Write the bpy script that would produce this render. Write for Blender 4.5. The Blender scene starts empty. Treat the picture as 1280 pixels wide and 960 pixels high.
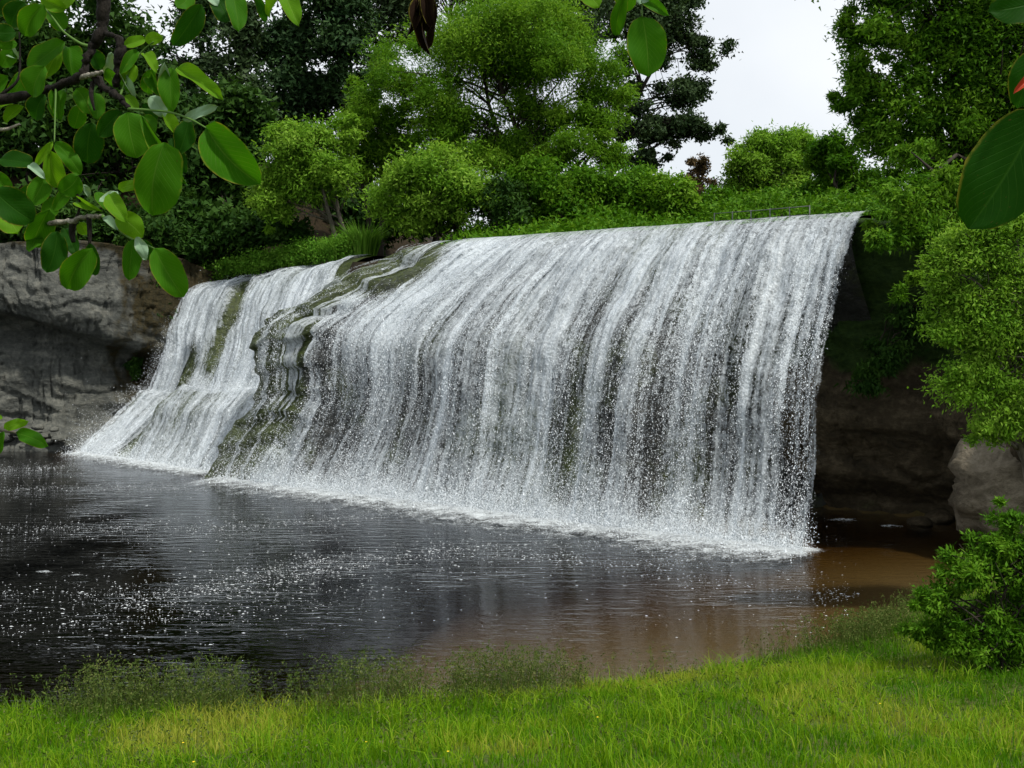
import bpy, math, random
import numpy as np
from mathutils import Vector, Matrix

# ------------------------------------------------------------------ camera, sky, sun
sc = bpy.context.scene
col = sc.collection
EYE = 6.4            # camera height above the pool
HZ = 417.0           # horizon row in the 1280x960 picture
F = 1280.0
cam_d = bpy.data.cameras.new("camera")
cam = bpy.data.objects.new("camera", cam_d)
col.objects.link(cam)
cam.location = (0, 0, EYE)
cam.rotation_euler = (math.radians(90), 0, 0)
cam_d.lens = 36.0; cam_d.sensor_width = 36.0
cam_d.shift_y = -(480 - HZ) / 1280.0
cam_d.clip_start = 0.05; cam_d.clip_end = 3000
sc.camera = cam

SUN_EL, SUN_AZ = math.radians(60), math.radians(128)      # azimuth clockwise from +Y
sdir = Vector((math.sin(SUN_AZ) * math.cos(SUN_EL), math.cos(SUN_AZ) * math.cos(SUN_EL), math.sin(SUN_EL)))
world = bpy.data.worlds.new("World"); sc.world = world
world.use_nodes = True
nt = world.node_tree; nt.nodes.clear()
wo = nt.nodes.new("ShaderNodeOutputWorld"); bg = nt.nodes.new("ShaderNodeBackground")
sky = nt.nodes.new("ShaderNodeTexSky"); sky.sky_type = 'NISHITA'; sky.sun_disc = False
sky.sun_elevation = SUN_EL; sky.sun_rotation = SUN_AZ
tc = nt.nodes.new("ShaderNodeTexCoord")
nz = nt.nodes.new("ShaderNodeTexNoise"); nz.inputs["Scale"].default_value = 2.3
nz.inputs["Detail"].default_value = 5; nz.inputs["Roughness"].default_value = 0.5
rmp = nt.nodes.new("ShaderNodeValToRGB")
rmp.color_ramp.elements[0].position = 0.30; rmp.color_ramp.elements[0].color = (0.72, 0.72, 0.72, 1)
rmp.color_ramp.elements[1].position = 0.62; rmp.color_ramp.elements[1].color = (1, 1, 1, 1)
mx = nt.nodes.new("ShaderNodeMixRGB"); mx.inputs[2].default_value = (9.7, 10.1, 10.5, 1)
bg.inputs["Strength"].default_value = 0.1
nt.links.new(tc.outputs["Generated"], nz.inputs["Vector"])
nt.links.new(nz.outputs["Fac"], rmp.inputs["Fac"])
nt.links.new(rmp.outputs["Color"], mx.inputs[0])
nt.links.new(sky.outputs["Color"], mx.inputs[1])
nt.links.new(mx.outputs["Color"], bg.inputs["Color"])
nt.links.new(bg.outputs[0], wo.inputs[0])
sun_d = bpy.data.lights.new("sun", 'SUN'); sun = bpy.data.objects.new("sun", sun_d); col.objects.link(sun)
sun_d.energy = 4.2; sun_d.angle = math.radians(4); sun_d.color = (1.0, 0.95, 0.86)
sun.rotation_euler = sdir.to_track_quat('Z', 'Y').to_euler()
sun.location = (0, -20, 60)
vs = sc.view_settings
vs.view_transform = 'Standard'; vs.look = 'None'; vs.exposure = 0.0; vs.gamma = 1.0; vs.use_curve_mapping = False
sc.render.engine = 'CYCLES'
cy = sc.cycles
cy.use_denoising = True
cy.max_bounces = 6; cy.diffuse_bounces = 2; cy.glossy_bounces = 3; cy.transmission_bounces = 4
cy.transparent_max_bounces = 14; cy.volume_bounces = 4
cy.caustics_reflective = False; cy.caustics_refractive = False
cy.sample_clamp_indirect = 6

rng = np.random.default_rng(11)
random.seed(5)

# ------------------------------------------------------------------ helpers
def P(px, py, d):
    """point at distance d (along the view axis) that the photograph shows at (px, py)"""
    return np.array([(px - 640) / F * d, d, EYE + (HZ - py) / F * d])

def vnoise(x, y=0.0, z=0.0, seed=0):
    x, y, z = np.broadcast_arrays(np.asarray(x, float), np.asarray(y, float), np.asarray(z, float))
    ix, iy, iz = np.floor(x).astype(np.int64), np.floor(y).astype(np.int64), np.floor(z).astype(np.int64)
    fx, fy, fz = x - ix, y - iy, z - iz
    fx, fy, fz = [f * f * (3 - 2 * f) for f in (fx, fy, fz)]
    def h(a, b, c):
        n = (a * 374761393 + b * 668265263 + c * 1442695041 + seed * 97531) & 0xffffffff
        n = ((n ^ (n >> 13)) * 1274126177) & 0xffffffff
        n = (n ^ (n >> 16)) & 0xffffff
        return n / float(0xffffff)
    l = lambda a, b, t: a + (b - a) * t
    c0 = l(l(h(ix, iy, iz), h(ix + 1, iy, iz), fx), l(h(ix, iy + 1, iz), h(ix + 1, iy + 1, iz), fx), fy)
    c1 = l(l(h(ix, iy, iz + 1), h(ix + 1, iy, iz + 1), fx), l(h(ix, iy + 1, iz + 1), h(ix + 1, iy + 1, iz + 1), fx), fy)
    return l(c0, c1, fz)

def fbm(x, y=0.0, z=0.0, o=4, seed=0):
    s, a, t = 0.0, 1.0, 0.0
    for i in range(o):
        s = s + a * vnoise(np.asarray(x) * 2 ** i, np.asarray(y) * 2 ** i, np.asarray(z) * 2 ** i, seed + i * 7)
        t += a; a *= 0.5
    return s / t

def sstep(a, b, x):
    t = np.clip((x - a) / (b - a), 0, 1)
    return t * t * (3 - 2 * t)

def mesh(name, V, Fa, mat, smooth=False, attrs=None):
    V = np.ascontiguousarray(V, np.float32); Fa = np.ascontiguousarray(Fa, np.int32)
    me = bpy.data.meshes.new(name)
    n, k = Fa.shape
    me.vertices.add(len(V)); me.vertices.foreach_set("co", V.ravel())
    me.loops.add(n * k); me.loops.foreach_set("vertex_index", Fa.ravel())
    me.polygons.add(n); me.polygons.foreach_set("loop_start", np.arange(0, n * k, k, dtype=np.int32))
    if smooth:
        me.polygons.foreach_set("use_smooth", np.ones(n, bool))
    for an, arr in (attrs or {}).items():
        arr = np.asarray(arr, np.float32)
        if arr.ndim == 1:
            a = me.attributes.new(an, 'FLOAT', 'POINT'); a.data.foreach_set("value", arr)
        else:
            a = me.attributes.new(an, 'FLOAT_VECTOR', 'POINT'); a.data.foreach_set("vector", arr.ravel())
    me.update(calc_edges=True)
    if mat: me.materials.append(mat)
    return me

def obj(name, me, parent=None, label=None, cat=None, kind=None, group=None):
    o = bpy.data.objects.new(name, me); col.objects.link(o)
    if parent is not None: o.parent = parent
    if label: o["label"] = label
    if cat: o["category"] = cat
    if kind: o["kind"] = kind
    if group: o["group"] = group
    return o

def empty(name, loc, label, cat, group=None):
    o = bpy.data.objects.new(name, None); col.objects.link(o)
    o.location = loc; o.empty_display_size = 0.2
    o["label"] = label; o["category"] = cat
    if group: o["group"] = group
    return o

def grid_faces(nu, nv):
    i = np.arange(nu - 1)[:, None] * nv + np.arange(nv - 1)[None, :]
    i = i.ravel()
    return np.stack([i, i + nv, i + nv + 1, i + 1], 1)

def tube(pts, rad, sides=7):
    pts = np.asarray(pts, float); rad = np.asarray(rad, float); n = len(pts)
    tan = np.gradient(pts, axis=0); tan /= np.linalg.norm(tan, axis=1)[:, None] + 1e-9
    ref = np.array([0.31, 0.77, 0.11]); V = []
    for i in range(n):
        a = np.cross(tan[i], ref); a /= np.linalg.norm(a) + 1e-9
        b = np.cross(tan[i], a)
        th = np.arange(sides) * 2 * np.pi / sides
        V.append(pts[i] + rad[i] * (np.cos(th)[:, None] * a + np.sin(th)[:, None] * b))
    V = np.concatenate(V)
    Fa = []
    for i in range(n - 1):
        for j in range(sides):
            k = (j + 1) % sides
            Fa.append((i * sides + j, i * sides + k, (i + 1) * sides + k, (i + 1) * sides + j))
    V = np.vstack([V, pts[-1][None], pts[0][None]])
    e = n * sides
    for j in range(sides):
        k = (j + 1) % sides
        Fa.append(((n - 1) * sides + j, (n - 1) * sides + k, e, e))
        Fa.append((k, j, e + 1, e + 1))
    return V, np.array(Fa)

def join(parts):
    V, Fa, off = [], [], 0
    for v, f in parts:
        V.append(v); Fa.append(f + off); off += len(v)
    return np.vstack(V), np.vstack(Fa)

def catmull(pts, n):
    pts = np.asarray(pts, float)
    p = np.vstack([2 * pts[0] - pts[1], pts, 2 * pts[-1] - pts[-2]])
    m = len(pts) - 1
    t = np.linspace(0, m, n); i = np.clip(t.astype(int), 0, m - 1); f = (t - i)[:, None]
    a, b, c, d = p[i], p[i + 1], p[i + 2], p[i + 3]
    return 0.5 * (2 * b + (c - a) * f + (2 * a - 5 * b + 4 * c - d) * f ** 2 + (3 * b - a - 3 * c + d) * f ** 3)

def ngon_fix(Fa):      # quads with a doubled last vertex -> leave quads, split the caps into triangles
    return Fa

# ------------------------------------------------------------------ materials
class N:
    """tiny node-tree builder"""
    def __init__(self, name):
        self.m = bpy.data.materials.new(name); self.m.use_nodes = True
        self.t = self.m.node_tree; self.t.nodes.clear()
        self.out = self.t.nodes.new("ShaderNodeOutputMaterial")
    def n(self, typ, **kw):
        nd = self.t.nodes.new(typ)
        for k, v in kw.items():
            if k.startswith("i_"):
                nd.inputs[k[2:].replace("_", " ")].default_value = v
            else:
                setattr(nd, k, v)
        return nd
    def l(self, a, b): self.t.links.new(a, b)
    def attr(self, name): return self.n("ShaderNodeAttribute", attribute_name=name)
    def pos(self): return self.n("ShaderNodeNewGeometry").outputs["Position"]
    def mapv(self, vec, scale=(1, 1, 1), loc=(0, 0, 0), rot=(0, 0, 0)):
        mp = self.n("ShaderNodeMapping"); mp.inputs["Scale"].default_value = scale
        mp.inputs["Location"].default_value = loc; mp.inputs["Rotation"].default_value = rot
        self.l(vec, mp.inputs["Vector"]); return mp.outputs[0]
    def noise(self, vec, scale=1.0, detail=3, rough=0.5, dist=0.0):
        z = self.n("ShaderNodeTexNoise"); z.inputs["Scale"].default_value = scale
        z.inputs["Detail"].default_value = detail; z.inputs["Roughness"].default_value = rough
        z.inputs["Distortion"].default_value = dist
        self.l(vec, z.inputs["Vector"]); return z.outputs["Fac"]
    def ramp(self, fac, stops):
        r = self.n("ShaderNodeValToRGB"); cr = r.color_ramp
        while len(cr.elements) < len(stops): cr.elements.new(0.5)
        for e, (p, c) in zip(cr.elements, stops):
            e.position = p
            e.color = (c, c, c, 1) if not hasattr(c, "__len__") else (*c, 1)
        self.l(fac, r.inputs[0]); return r.outputs[0]
    def math(self, op, a, b=None, c=None, clamp=False):
        m = self.n("ShaderNodeMath", operation=op, use_clamp=clamp)
        for i, v in enumerate((a, b, c)):
            if v is None: continue
            if hasattr(v, "is_linked") or hasattr(v, "links"): self.l(v, m.inputs[i])
            else: m.inputs[i].default_value = v
        return m.outputs[0]
    def mix(self, fac, a, b, mode='MIX'):
        m = self.n("ShaderNodeMixRGB", blend_type=mode)
        for i, v in enumerate((fac, a, b)):
            if hasattr(v, "links"): self.l(v, m.inputs[i])
            elif i == 0: m.inputs[0].default_value = v
            else: m.inputs[i].default_value = (*v, 1)
        return m.outputs[0]
    def bump(self, h, strength=0.5, dist=0.05):
        b = self.n("ShaderNodeBump"); b.inputs["Strength"].default_value = strength
        b.inputs["Distance"].default_value = dist
        self.l(h, b.inputs["Height"]); return b.outputs[0]
    def pbsdf(self, color, rough=0.6, spec=0.4, normal=None, ior=1.45):
        p = self.n("ShaderNodeBsdfPrincipled")
        if hasattr(color, "links"): self.l(color, p.inputs["Base Color"])
        else: p.inputs["Base Color"].default_value = (*color, 1)
        if hasattr(rough, "links"): self.l(rough, p.inputs["Roughness"])
        else: p.inputs["Roughness"].default_value = rough
        p.inputs["Specular IOR Level"].default_value = spec
        p.inputs["IOR"].default_value = ior
        if normal is not None: self.l(normal, p.inputs["Normal"])
        return p
    def done(self, sh):
        self.l(sh.outputs[0] if hasattr(sh, "outputs") else sh, self.out.inputs["Surface"]); return self.m

def leaf_mat(name, lo, mid, hi, transl=0.38, rough=0.6, spec=0.08):
    b = N(name)
    a = b.attr("tint").outputs["Fac"]
    c = b.ramp(a, [(0.0, lo), (0.5, mid), (1.0, hi)])
    p = b.pbsdf(c, rough, spec)
    t = b.n("ShaderNodeBsdfTranslucent"); b.l(b.mix(1.0, c, (1.15, 1.2, 0.7), 'MULTIPLY'), t.inputs[0])
    m = b.n("ShaderNodeMixShader"); m.inputs[0].default_value = transl
    b.l(p.outputs[0], m.inputs[1]); b.l(t.outputs[0], m.inputs[2])
    return b.done(m)

def bark_mat(name, c0, c1, scale=6):
    b = N(name); pos = b.pos()
    f = b.noise(b.mapv(pos, (1, 1, 0.25)), scale, 5, 0.65)
    c = b.ramp(f, [(0.3, c0), (0.7, c1)])
    return b.done(b.pbsdf(c, 0.85, 0.2, b.bump(f, 0.6, 0.03)))

M = {}
M["willow"] = leaf_mat("willow_leaves", (0.042, 0.125, 0.006), (0.105, 0.23, 0.012), (0.20, 0.34, 0.028))
M["willow_light"] = leaf_mat("pale_willow_leaves", (0.065, 0.17, 0.010), (0.145, 0.29, 0.022), (0.25, 0.40, 0.05))
M["willow_deep"] = leaf_mat("deep_willow_leaves", (0.022, 0.08, 0.002), (0.05, 0.14, 0.004), (0.10, 0.20, 0.01))
M["willow_deep2"] = leaf_mat("overhanging_willow_leaves", (0.032, 0.105, 0.005), (0.080, 0.195, 0.010), (0.16, 0.29, 0.022))
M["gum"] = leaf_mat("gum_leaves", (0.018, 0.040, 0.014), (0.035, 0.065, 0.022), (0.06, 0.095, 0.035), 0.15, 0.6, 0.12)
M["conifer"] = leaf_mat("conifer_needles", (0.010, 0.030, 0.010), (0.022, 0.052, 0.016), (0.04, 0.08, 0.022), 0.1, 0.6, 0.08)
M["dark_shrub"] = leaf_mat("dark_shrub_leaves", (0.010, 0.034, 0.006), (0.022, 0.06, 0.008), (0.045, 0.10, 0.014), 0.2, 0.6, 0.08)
M["shrub"] = leaf_mat("shrub_leaves", (0.028, 0.095, 0.004), (0.064, 0.17, 0.007), (0.13, 0.25, 0.016), 0.3)
M["rust"] = leaf_mat("rust_needles", (0.035, 0.03, 0.012), (0.07, 0.05, 0.02), (0.11, 0.07, 0.03), 0.1)
M["bark_dark"] = bark_mat("dark_bark", (0.012, 0.010, 0.008), (0.05, 0.042, 0.032))
M["bark_pale"] = bark_mat("pale_bark", (0.05, 0.045, 0.035), (0.17, 0.15, 0.12))

# ------------------------------------------------------------------ terrain layout (plan view, metres)
near_shore = np.array([(-70, 14), (-30, 16.0), (-8.7, 17.0), (-3.3, 17.3), (0.1, 18.0), (3.2, 19.3), (5.0, 20.2), (7.2, 21.6),
                       (8.8, 23.3), (10.4, 25.6), (13.2, 27.3), (14.5, 28.2)], float)
walls = np.array([(14.5, 28.5), (15.6, 31), (15.0, 34.2), (12.0, 36.6), (9.0, 38.5), (8.7, 30.3), (-13.0, 46.2), (-13.9, 47.3),
                  (-23.6, 55.6), (-25.5, 57.2), (-28.6, 57.0), (-36, 54.0), (-70, 47)], float)
wall_h = np.array([3.6, 6.0, 9.6, 10.2, 10.2, 10.0, 10.0, 9.8, 8.4, 11.0, 11.3, 11.3, 11.3])
wall_k0 = np.array([0.8, 0.8, 1.0, 1.0, 1.0, 3.2, 3.2, 4.5, 4.6, 4.4, 2.5, 2.2, 2.2])

def dist_poly(x, y, pts, val=None):
    best = np.full(np.shape(x), 1e9); out = [np.zeros(np.shape(x)) for _ in (val or [])]
    for i in range(len(pts) - 1):
        a, b = pts[i], pts[i + 1]; d = b - a
        t = np.clip(((x - a[0]) * d[0] + (y - a[1]) * d[1]) / (d @ d), 0, 1)
        dd = np.hypot(x - a[0] - t * d[0], y - a[1] - t * d[1])
        m = dd < best
        best = np.where(m, dd, best)
        for k, v in enumerate(val or []):
            out[k] = np.where(m, v[i] + (v[i + 1] - v[i]) * t, out[k])
    return (best, *out) if val else best

def inside(x, y, poly):
    r = np.zeros(np.shape(x), bool); n = len(poly)
    for i in range(n):
        (x1, y1), (x2, y2) = poly[i], poly[(i + 1) % n]
        c = ((y1 > y) != (y2 > y)) & (x < (x2 - x1) * (y - y1) / (y2 - y1 + 1e-12) + x1)
        r ^= c
    return r

pool_poly = np.vstack([near_shore, walls])

def ground_h(x, y):
    x = np.asarray(x, float); y = np.asarray(y, float)
    dn = dist_poly(x, y, near_shore)
    dw, wh, wk = dist_poly(x, y, walls, [wall_h, wall_k0])
    ins = inside(x, y, pool_poly)
    lump = (fbm(x * 0.35, y * 0.35, 0, 4, 3) - 0.5)
    hn = 0.265 * dn * (1 - 0.36 * sstep(2.5, 8, x))
    hn = np.where(hn > 4.6, 4.6 + (hn - 4.6) * 0.12, hn) + lump * 0.25 * sstep(0, 3, dn)
    hw = wh * sstep(wk, wk + 4.0, dw) + 0.02 * np.maximum(dw - 12, 0)
    hill = 0.42 * np.maximum(y - 63 - 0.25 * (x + 22), 0) * sstep(-4, -20, x)
    strip = 0.30 * np.clip(dw - 8.2, 0, 8) * sstep(-9, -13, x) * (wh < 10.3)
    hw = hw + np.minimum(hill, 7) + strip + lump * 0.5 * sstep(8, 14, dw)
    hw = hw + (1.8 + 0.7 * sstep(5, 14, x)) * sstep(8, 17, dw) * (y > 44) * sstep(60, 45, x)
    w = np.maximum(sstep(0.5, 0.8, dn / (dn + dw + 1e-6)), sstep(37, 45, y))
    out = hn * (1 - w) + hw * w
    cf = 0.05 + 0.4 * sstep(-1.0, -7.0, x)
    dep = np.minimum(cf * dn + 0.008 * dn ** 2, 0.06 + 0.5 * dw)
    dep = np.minimum(dep, 2.6) + 0.05 * lump
    return np.where(ins, -dep - 0.02, out)

def axis(segs):
    r = []
    for a, b, n in segs: r += list(np.linspace(a, b, n, endpoint=False))
    return np.array(r + [segs[-1][1]])
gx = axis([(-900, -120, 18), (-120, -40, 40), (-40, 25, 130), (25, 120, 50), (120, 900, 18)])
gy = axis([(-200, 0, 20), (0, 9, 24), (9, 30, 80), (30, 80, 70), (80, 180, 40), (180, 1500, 20)])
GX, GY = np.meshgrid(gx, gy, indexing='ij')
GZ = ground_h(GX, GY)

b = N("earth_and_turf"); pos = b.pos()
f1 = b.noise(pos, 0.9, 5, 0.6); f2 = b.noise(pos, 9.0, 4, 0.6)
turf = b.ramp(f2, [(0.3, (0.03, 0.055, 0.010)), (0.7, (0.075, 0.11, 0.018))])
soil = b.ramp(f2, [(0.3, (0.045, 0.026, 0.012)), (0.75, (0.13, 0.08, 0.035))])
sep = b.n("ShaderNodeSeparateXYZ"); b.l(pos, sep.inputs[0])
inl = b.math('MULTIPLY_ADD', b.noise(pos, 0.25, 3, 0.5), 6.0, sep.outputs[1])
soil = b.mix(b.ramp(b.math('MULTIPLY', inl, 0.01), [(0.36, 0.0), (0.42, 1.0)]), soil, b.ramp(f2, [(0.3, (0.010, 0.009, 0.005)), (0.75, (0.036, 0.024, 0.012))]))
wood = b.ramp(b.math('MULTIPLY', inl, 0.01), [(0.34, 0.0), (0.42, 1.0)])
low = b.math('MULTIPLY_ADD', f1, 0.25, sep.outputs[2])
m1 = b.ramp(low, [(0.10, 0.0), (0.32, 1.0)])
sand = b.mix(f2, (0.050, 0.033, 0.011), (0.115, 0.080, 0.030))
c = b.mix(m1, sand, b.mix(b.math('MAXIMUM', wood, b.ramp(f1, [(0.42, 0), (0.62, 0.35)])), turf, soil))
M["ground"] = b.done(b.pbsdf(c, 0.9, 0.15, b.bump(f2, 0.5, 0.04)))
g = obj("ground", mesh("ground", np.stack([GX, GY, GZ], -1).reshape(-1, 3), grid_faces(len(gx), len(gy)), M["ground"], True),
        label="earth and turf ground sloping down to the pool and away behind the falls", cat="ground", kind="structure")

# ------------------------------------------------------------------ rock materials
def rock_mat(name, cols, moss=0.5, mossc=((0.012, 0.028, 0.006), (0.05, 0.085, 0.012)), rough=0.6, strata=True, spec=0.4, zs=1.5):
    b = N(name); pos = b.pos()
    st = b.mapv(pos, (0.55, 0.55, zs), rot=(0.02, 0.16, 0))
    fs = b.noise(st, 1.0, 6, 0.62, 0.4)
    fm = b.noise(pos, 0.55, 5, 0.6); ff = b.noise(pos, 5.0, 6, 0.65)
    c = b.ramp(b.math('ADD', b.math('MULTIPLY', fs, 0.6), b.math('MULTIPLY', ff, 0.4)),
               [(0.32, cols[0]), (0.5, cols[1]), (0.68, cols[2])])
    mo = b.attr("moss").outputs["Fac"]
    mk = b.math('ADD', b.math('MULTIPLY', fm, 1.1), b.math('ADD', mo, moss - 1.05))
    mk = b.ramp(b.math('ADD', mk, b.math('MULTIPLY', ff, 0.35)), [(0.15, 0), (0.42, 1)])
    mc = b.ramp(ff, [(0.3, mossc[0]), (0.7, mossc[1])])
    c = b.mix(mk, c, mc)
    h = b.math('ADD', b.math('MULTIPLY', fs, 1.0), b.math('MULTIPLY', ff, 0.5))
    return b.done(b.pbsdf(c, rough, spec, b.bump(h, 0.9, 0.22)))
M["fall_rock"] = rock_mat("wet_mossy_rock", ((0.008, 0.009, 0.009), (0.024, 0.026, 0.025), (0.060, 0.058, 0.050)), 0.45,
                          ((0.012, 0.022, 0.004), (0.055, 0.072, 0.010)), 0.45)
M["cliff"] = rock_mat("grey_layered_rock", ((0.022, 0.024, 0.022), (0.072, 0.076, 0.068), (0.17, 0.17, 0.145)), 0.02,
                      ((0.010, 0.010, 0.003), (0.040, 0.030, 0.010)), 0.8, spec=0.25)
M["alcove"] = rock_mat("brown_alcove_rock", ((0.012, 0.010, 0.006), (0.045, 0.035, 0.020), (0.12, 0.095, 0.06)), 0.15,
                       ((0.008, 0.022, 0.004), (0.03, 0.06, 0.010)), 0.8, spec=0.2)
M["pale_rock"] = rock_mat("pale_rock", ((0.045, 0.036, 0.024), (0.13, 0.11, 0.078), (0.23, 0.20, 0.15)), 0.15, rough=0.85, spec=0.2)

# ------------------------------------------------------------------ waterfall rock and water
A_DIR = np.array([0.81, -0.59]); A_DIR /= np.linalg.norm(A_DIR)
N_IN = np.array([-A_DIR[1], A_DIR[0]])          # into the rock, away from the pool

def fall_surface(B0, B1, prL, prR, nu, nv, wl, u0=0.0, u1=1.0):
    u = np.linspace(u0, u1, nu)[:, None]
    L = catmull(prL, nv)[None]; R = catmull(prR, nv)[None]
    w = wl(np.clip(u, 0, 1))[..., None]
    q = R * (1 - w) + L * w                         # k, m, z
    B = np.array(B0)[None] * (1 - u) + np.array(B1)[None] * u
    X = B[:, None, 0] + q[..., 0] * N_IN[0] + q[..., 1] * A_DIR[0]
    Y = B[:, None, 1] + q[..., 0] * N_IN[1] + q[..., 1] * A_DIR[1]
    S = np.stack([X, Y, q[..., 2] + 0 * X], -1)
    Ln = np.linalg.norm(np.array(B1) - np.array(B0))
    arc = np.concatenate([np.zeros((nu, 1)), np.cumsum(np.linalg.norm(np.diff(S, axis=1), axis=2), 1)], 1)
    al = np.repeat(u * Ln, nv, 1)
    return S, al, arc, np.repeat(u, nv, 1)

def normals(S):
    du = np.gradient(S, axis=0); dv = np.gradient(S, axis=1)
    n = np.cross(dv, du); n /= np.linalg.norm(n, axis=2, keepdims=True) + 1e-9
    return n

MB0, MB1 = (-12.6, 45.6), (8.9, 30.0)
PR = [(16, 0, 10.8), (9, 0, 10.72), (6.5, 0, 10.62), (5.1, 0, 10.36), (4.1, 0, 9.55), (3.1, 0, 8.2), (2.1, 0, 6.8), (1.35, 0, 5.6), (0.85, 0, 4.2), (0.55, 0, 2.2), (0, 0, 0.1), (-0.1, 0, -0.7)]
PL = [(16, 6.5, 10.9), (9, 6.3, 10.75), (6.5, 6.1, 10.6), (5.2, 6.0, 10.4), (4.3, 5.4, 9.9), (2.4, 3.0, 8.4), (0.95, 1.07, 7.0), (0.5, 0.5, 5.9), (0.6, 0.7, 3.8), (0.2, 0.2, 2.7), (-0.65, -0.8, 0.2), (-0.8, -0.95, -0.7)]
WLm = lambda u: (1 - u) ** 2.0
LB0, LB1 = (-23.0, 55.2), (-12.9, 46.8)
LPL = [(18, 0, 9.6), (12, -.3, 9.3), (9.5, -.6, 9.05), (7.7, -1, 8.75), (6.7, -.9, 8.1), (5.7, -.5, 6.5), (4.9, 0, 5.0), (4.3, 0, 3.6), (3.7, 0, 2.5), (1.9, 0, 1.0), (0, 0, 0.05), (-0.3, 0, -0.7)]
LPR = [(18, -1.2, 11.0), (12, -1.2, 10.8), (10, -1.2, 10.6), (8.4, -1.2, 10.3), (7.2, -1, 9.5), (6, -.7, 7.6), (5.2, 0, 5.6), (4.4, 0, 3.9), (3.6, 0, 2.7), (1.9, 0, 1.2), (0, 0, 0.05), (-0.3, 0, -0.7)]
WLl = lambda u: 1 - u

def main_relief(al, arc, u, z):
    r = (fbm(al * 0.55 + 0.3 * fbm(arc * 0.3, al * 0.2, 0, 2, 4), arc * 0.10, 0, 4, 21) - 0.5) * 1.0
    r = r + (fbm(al * 1.2, arc * 0.9, 0, 4, 33) - 0.5) * 0.35 + (fbm(al * 0.8, z * 3.2, 0, 4, 35) - 0.5) * 0.32 * sstep(0.22, 0.1, u)
    led = np.abs(((z + 1.6 * fbm(al * 0.45, z * 0.5, 0, 3, 8)) / 1.9) % 1.0 - 0.5)
    lw = sstep(0.30, 0.05, u) * sstep(0.5, 2, z)
    r = r + lw * (0.15 * sstep(0.10, 0.45, led) - 0.07) * (0.3 + 0.7 * sstep(4, 6.5, z))
    sq = z * 0.85 + 1.5 * fbm(al * 0.32, z * 0.2, 0, 3, 38); fr_ = sq - np.floor(sq)
    saw = sstep(0.0, 0.10, fr_) * (1 - fr_) * (0.2 + 1.1 * vnoise(al * 0.5, np.floor(sq) * 5.3, 0, 39))
    r = r + sstep(0.26, 0.12, u) * sstep(0.3, 1.5, z) * (0.42 * saw - 0.14)
    return r * sstep(10.7, 9.6, z) * 0.9

def left_relief(al, arc, u, z):
    r = (fbm(al * 0.6, arc * 0.12, 3, 4, 51) - 0.5) * 1.0 + (fbm(al * 1.3, arc * 0.9, 0, 4, 57) - 0.5) * 0.4
    cle = np.exp(-((u - 0.40 - 0.03 * np.sin(z)) / 0.035) ** 2) * sstep(4.5, 6.5, z)
    slab = sstep(0.30, 0.36, u - 0.03 * (z - 1)) * sstep(3.0, 2.3, z)
    rib2 = sstep(3.2, 2.6, z) * 0.5
    return r * sstep(11, 9.8, z) * 0.8 - 1.5 * cle + (1.1 * slab + rib2) * sstep(-0.3, 1.5, z)

def build_rock(name, B0, B1, pl, pr, wl, nu, nv, relief, u0, u1, label):
    S, al, arc, u = fall_surface(B0, B1, pl, pr, nu, nv, wl, u0, u1)
    n = normals(S)
    zz = S[..., 2]
    cave = (0.55 * sstep(0.15, 0.35, u) + 7.8 * sstep(0.72, 0.96, u)) * sstep(9.9, 8.0, zz) if relief is main_relief else 0.0
    S2 = S + n * (relief(al, arc, u, zz) - 0.12 - cave)[..., None]
    # close the two ends with a wall that runs back into the hill
    end0 = S2[0].copy()[None] + np.array([0.35 * N_IN[0] - 0.25, 0.35 * N_IN[1] , 0.0]) ; end1 = S2[0].copy()[None] + np.array([1.2, 5.0, -0.3])
    endr = S2[-1].copy()[None] + np.array([6.0 * N_IN[0], 7.0 * N_IN[1], -0.2])
    S3 = np.concatenate([end1, end0, S2], 0)
    moss = fbm(S3[..., 0] * 0.5, S3[..., 2] * 0.35, S3[..., 1] * 0.5, 3, 5)
    return S, n, al, arc, u, S3, moss

S, n, al, arc, u, S3, moss = build_rock("r", MB0, MB1, PL, PR, WLm, 300, 150, main_relief, 0, 0.985, "")
moss = moss - 0.45 + 0.98 * np.concatenate([[[1.0]] * 2, sstep(0.2, 0.03, u[:, :1])], 0)
obj("waterfall_rock", mesh("waterfall_rock", S3.reshape(-1, 3), grid_faces(S3.shape[0], S3.shape[1]), M["fall_rock"], True, {"moss": moss.ravel()}),
    label="wet mossy rock face behind the broad main curtain of the falls", cat="rock face", kind="structure")
Sl, nl, all_, arcl, ul, S3l, mossl = build_rock("r", LB0, LB1, LPL, LPR, WLl, 200, 150, left_relief, 0, 1.12, "")
obj("waterfall_rock", mesh("waterfall_rock", S3l.reshape(-1, 3), grid_faces(S3l.shape[0], S3l.shape[1]), M["fall_rock"], True, {"moss": mossl.ravel() + 0.1}),
    label="stepped rock slope under the narrower side cascade by the grey cliff", cat="rock face", kind="structure")

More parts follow.
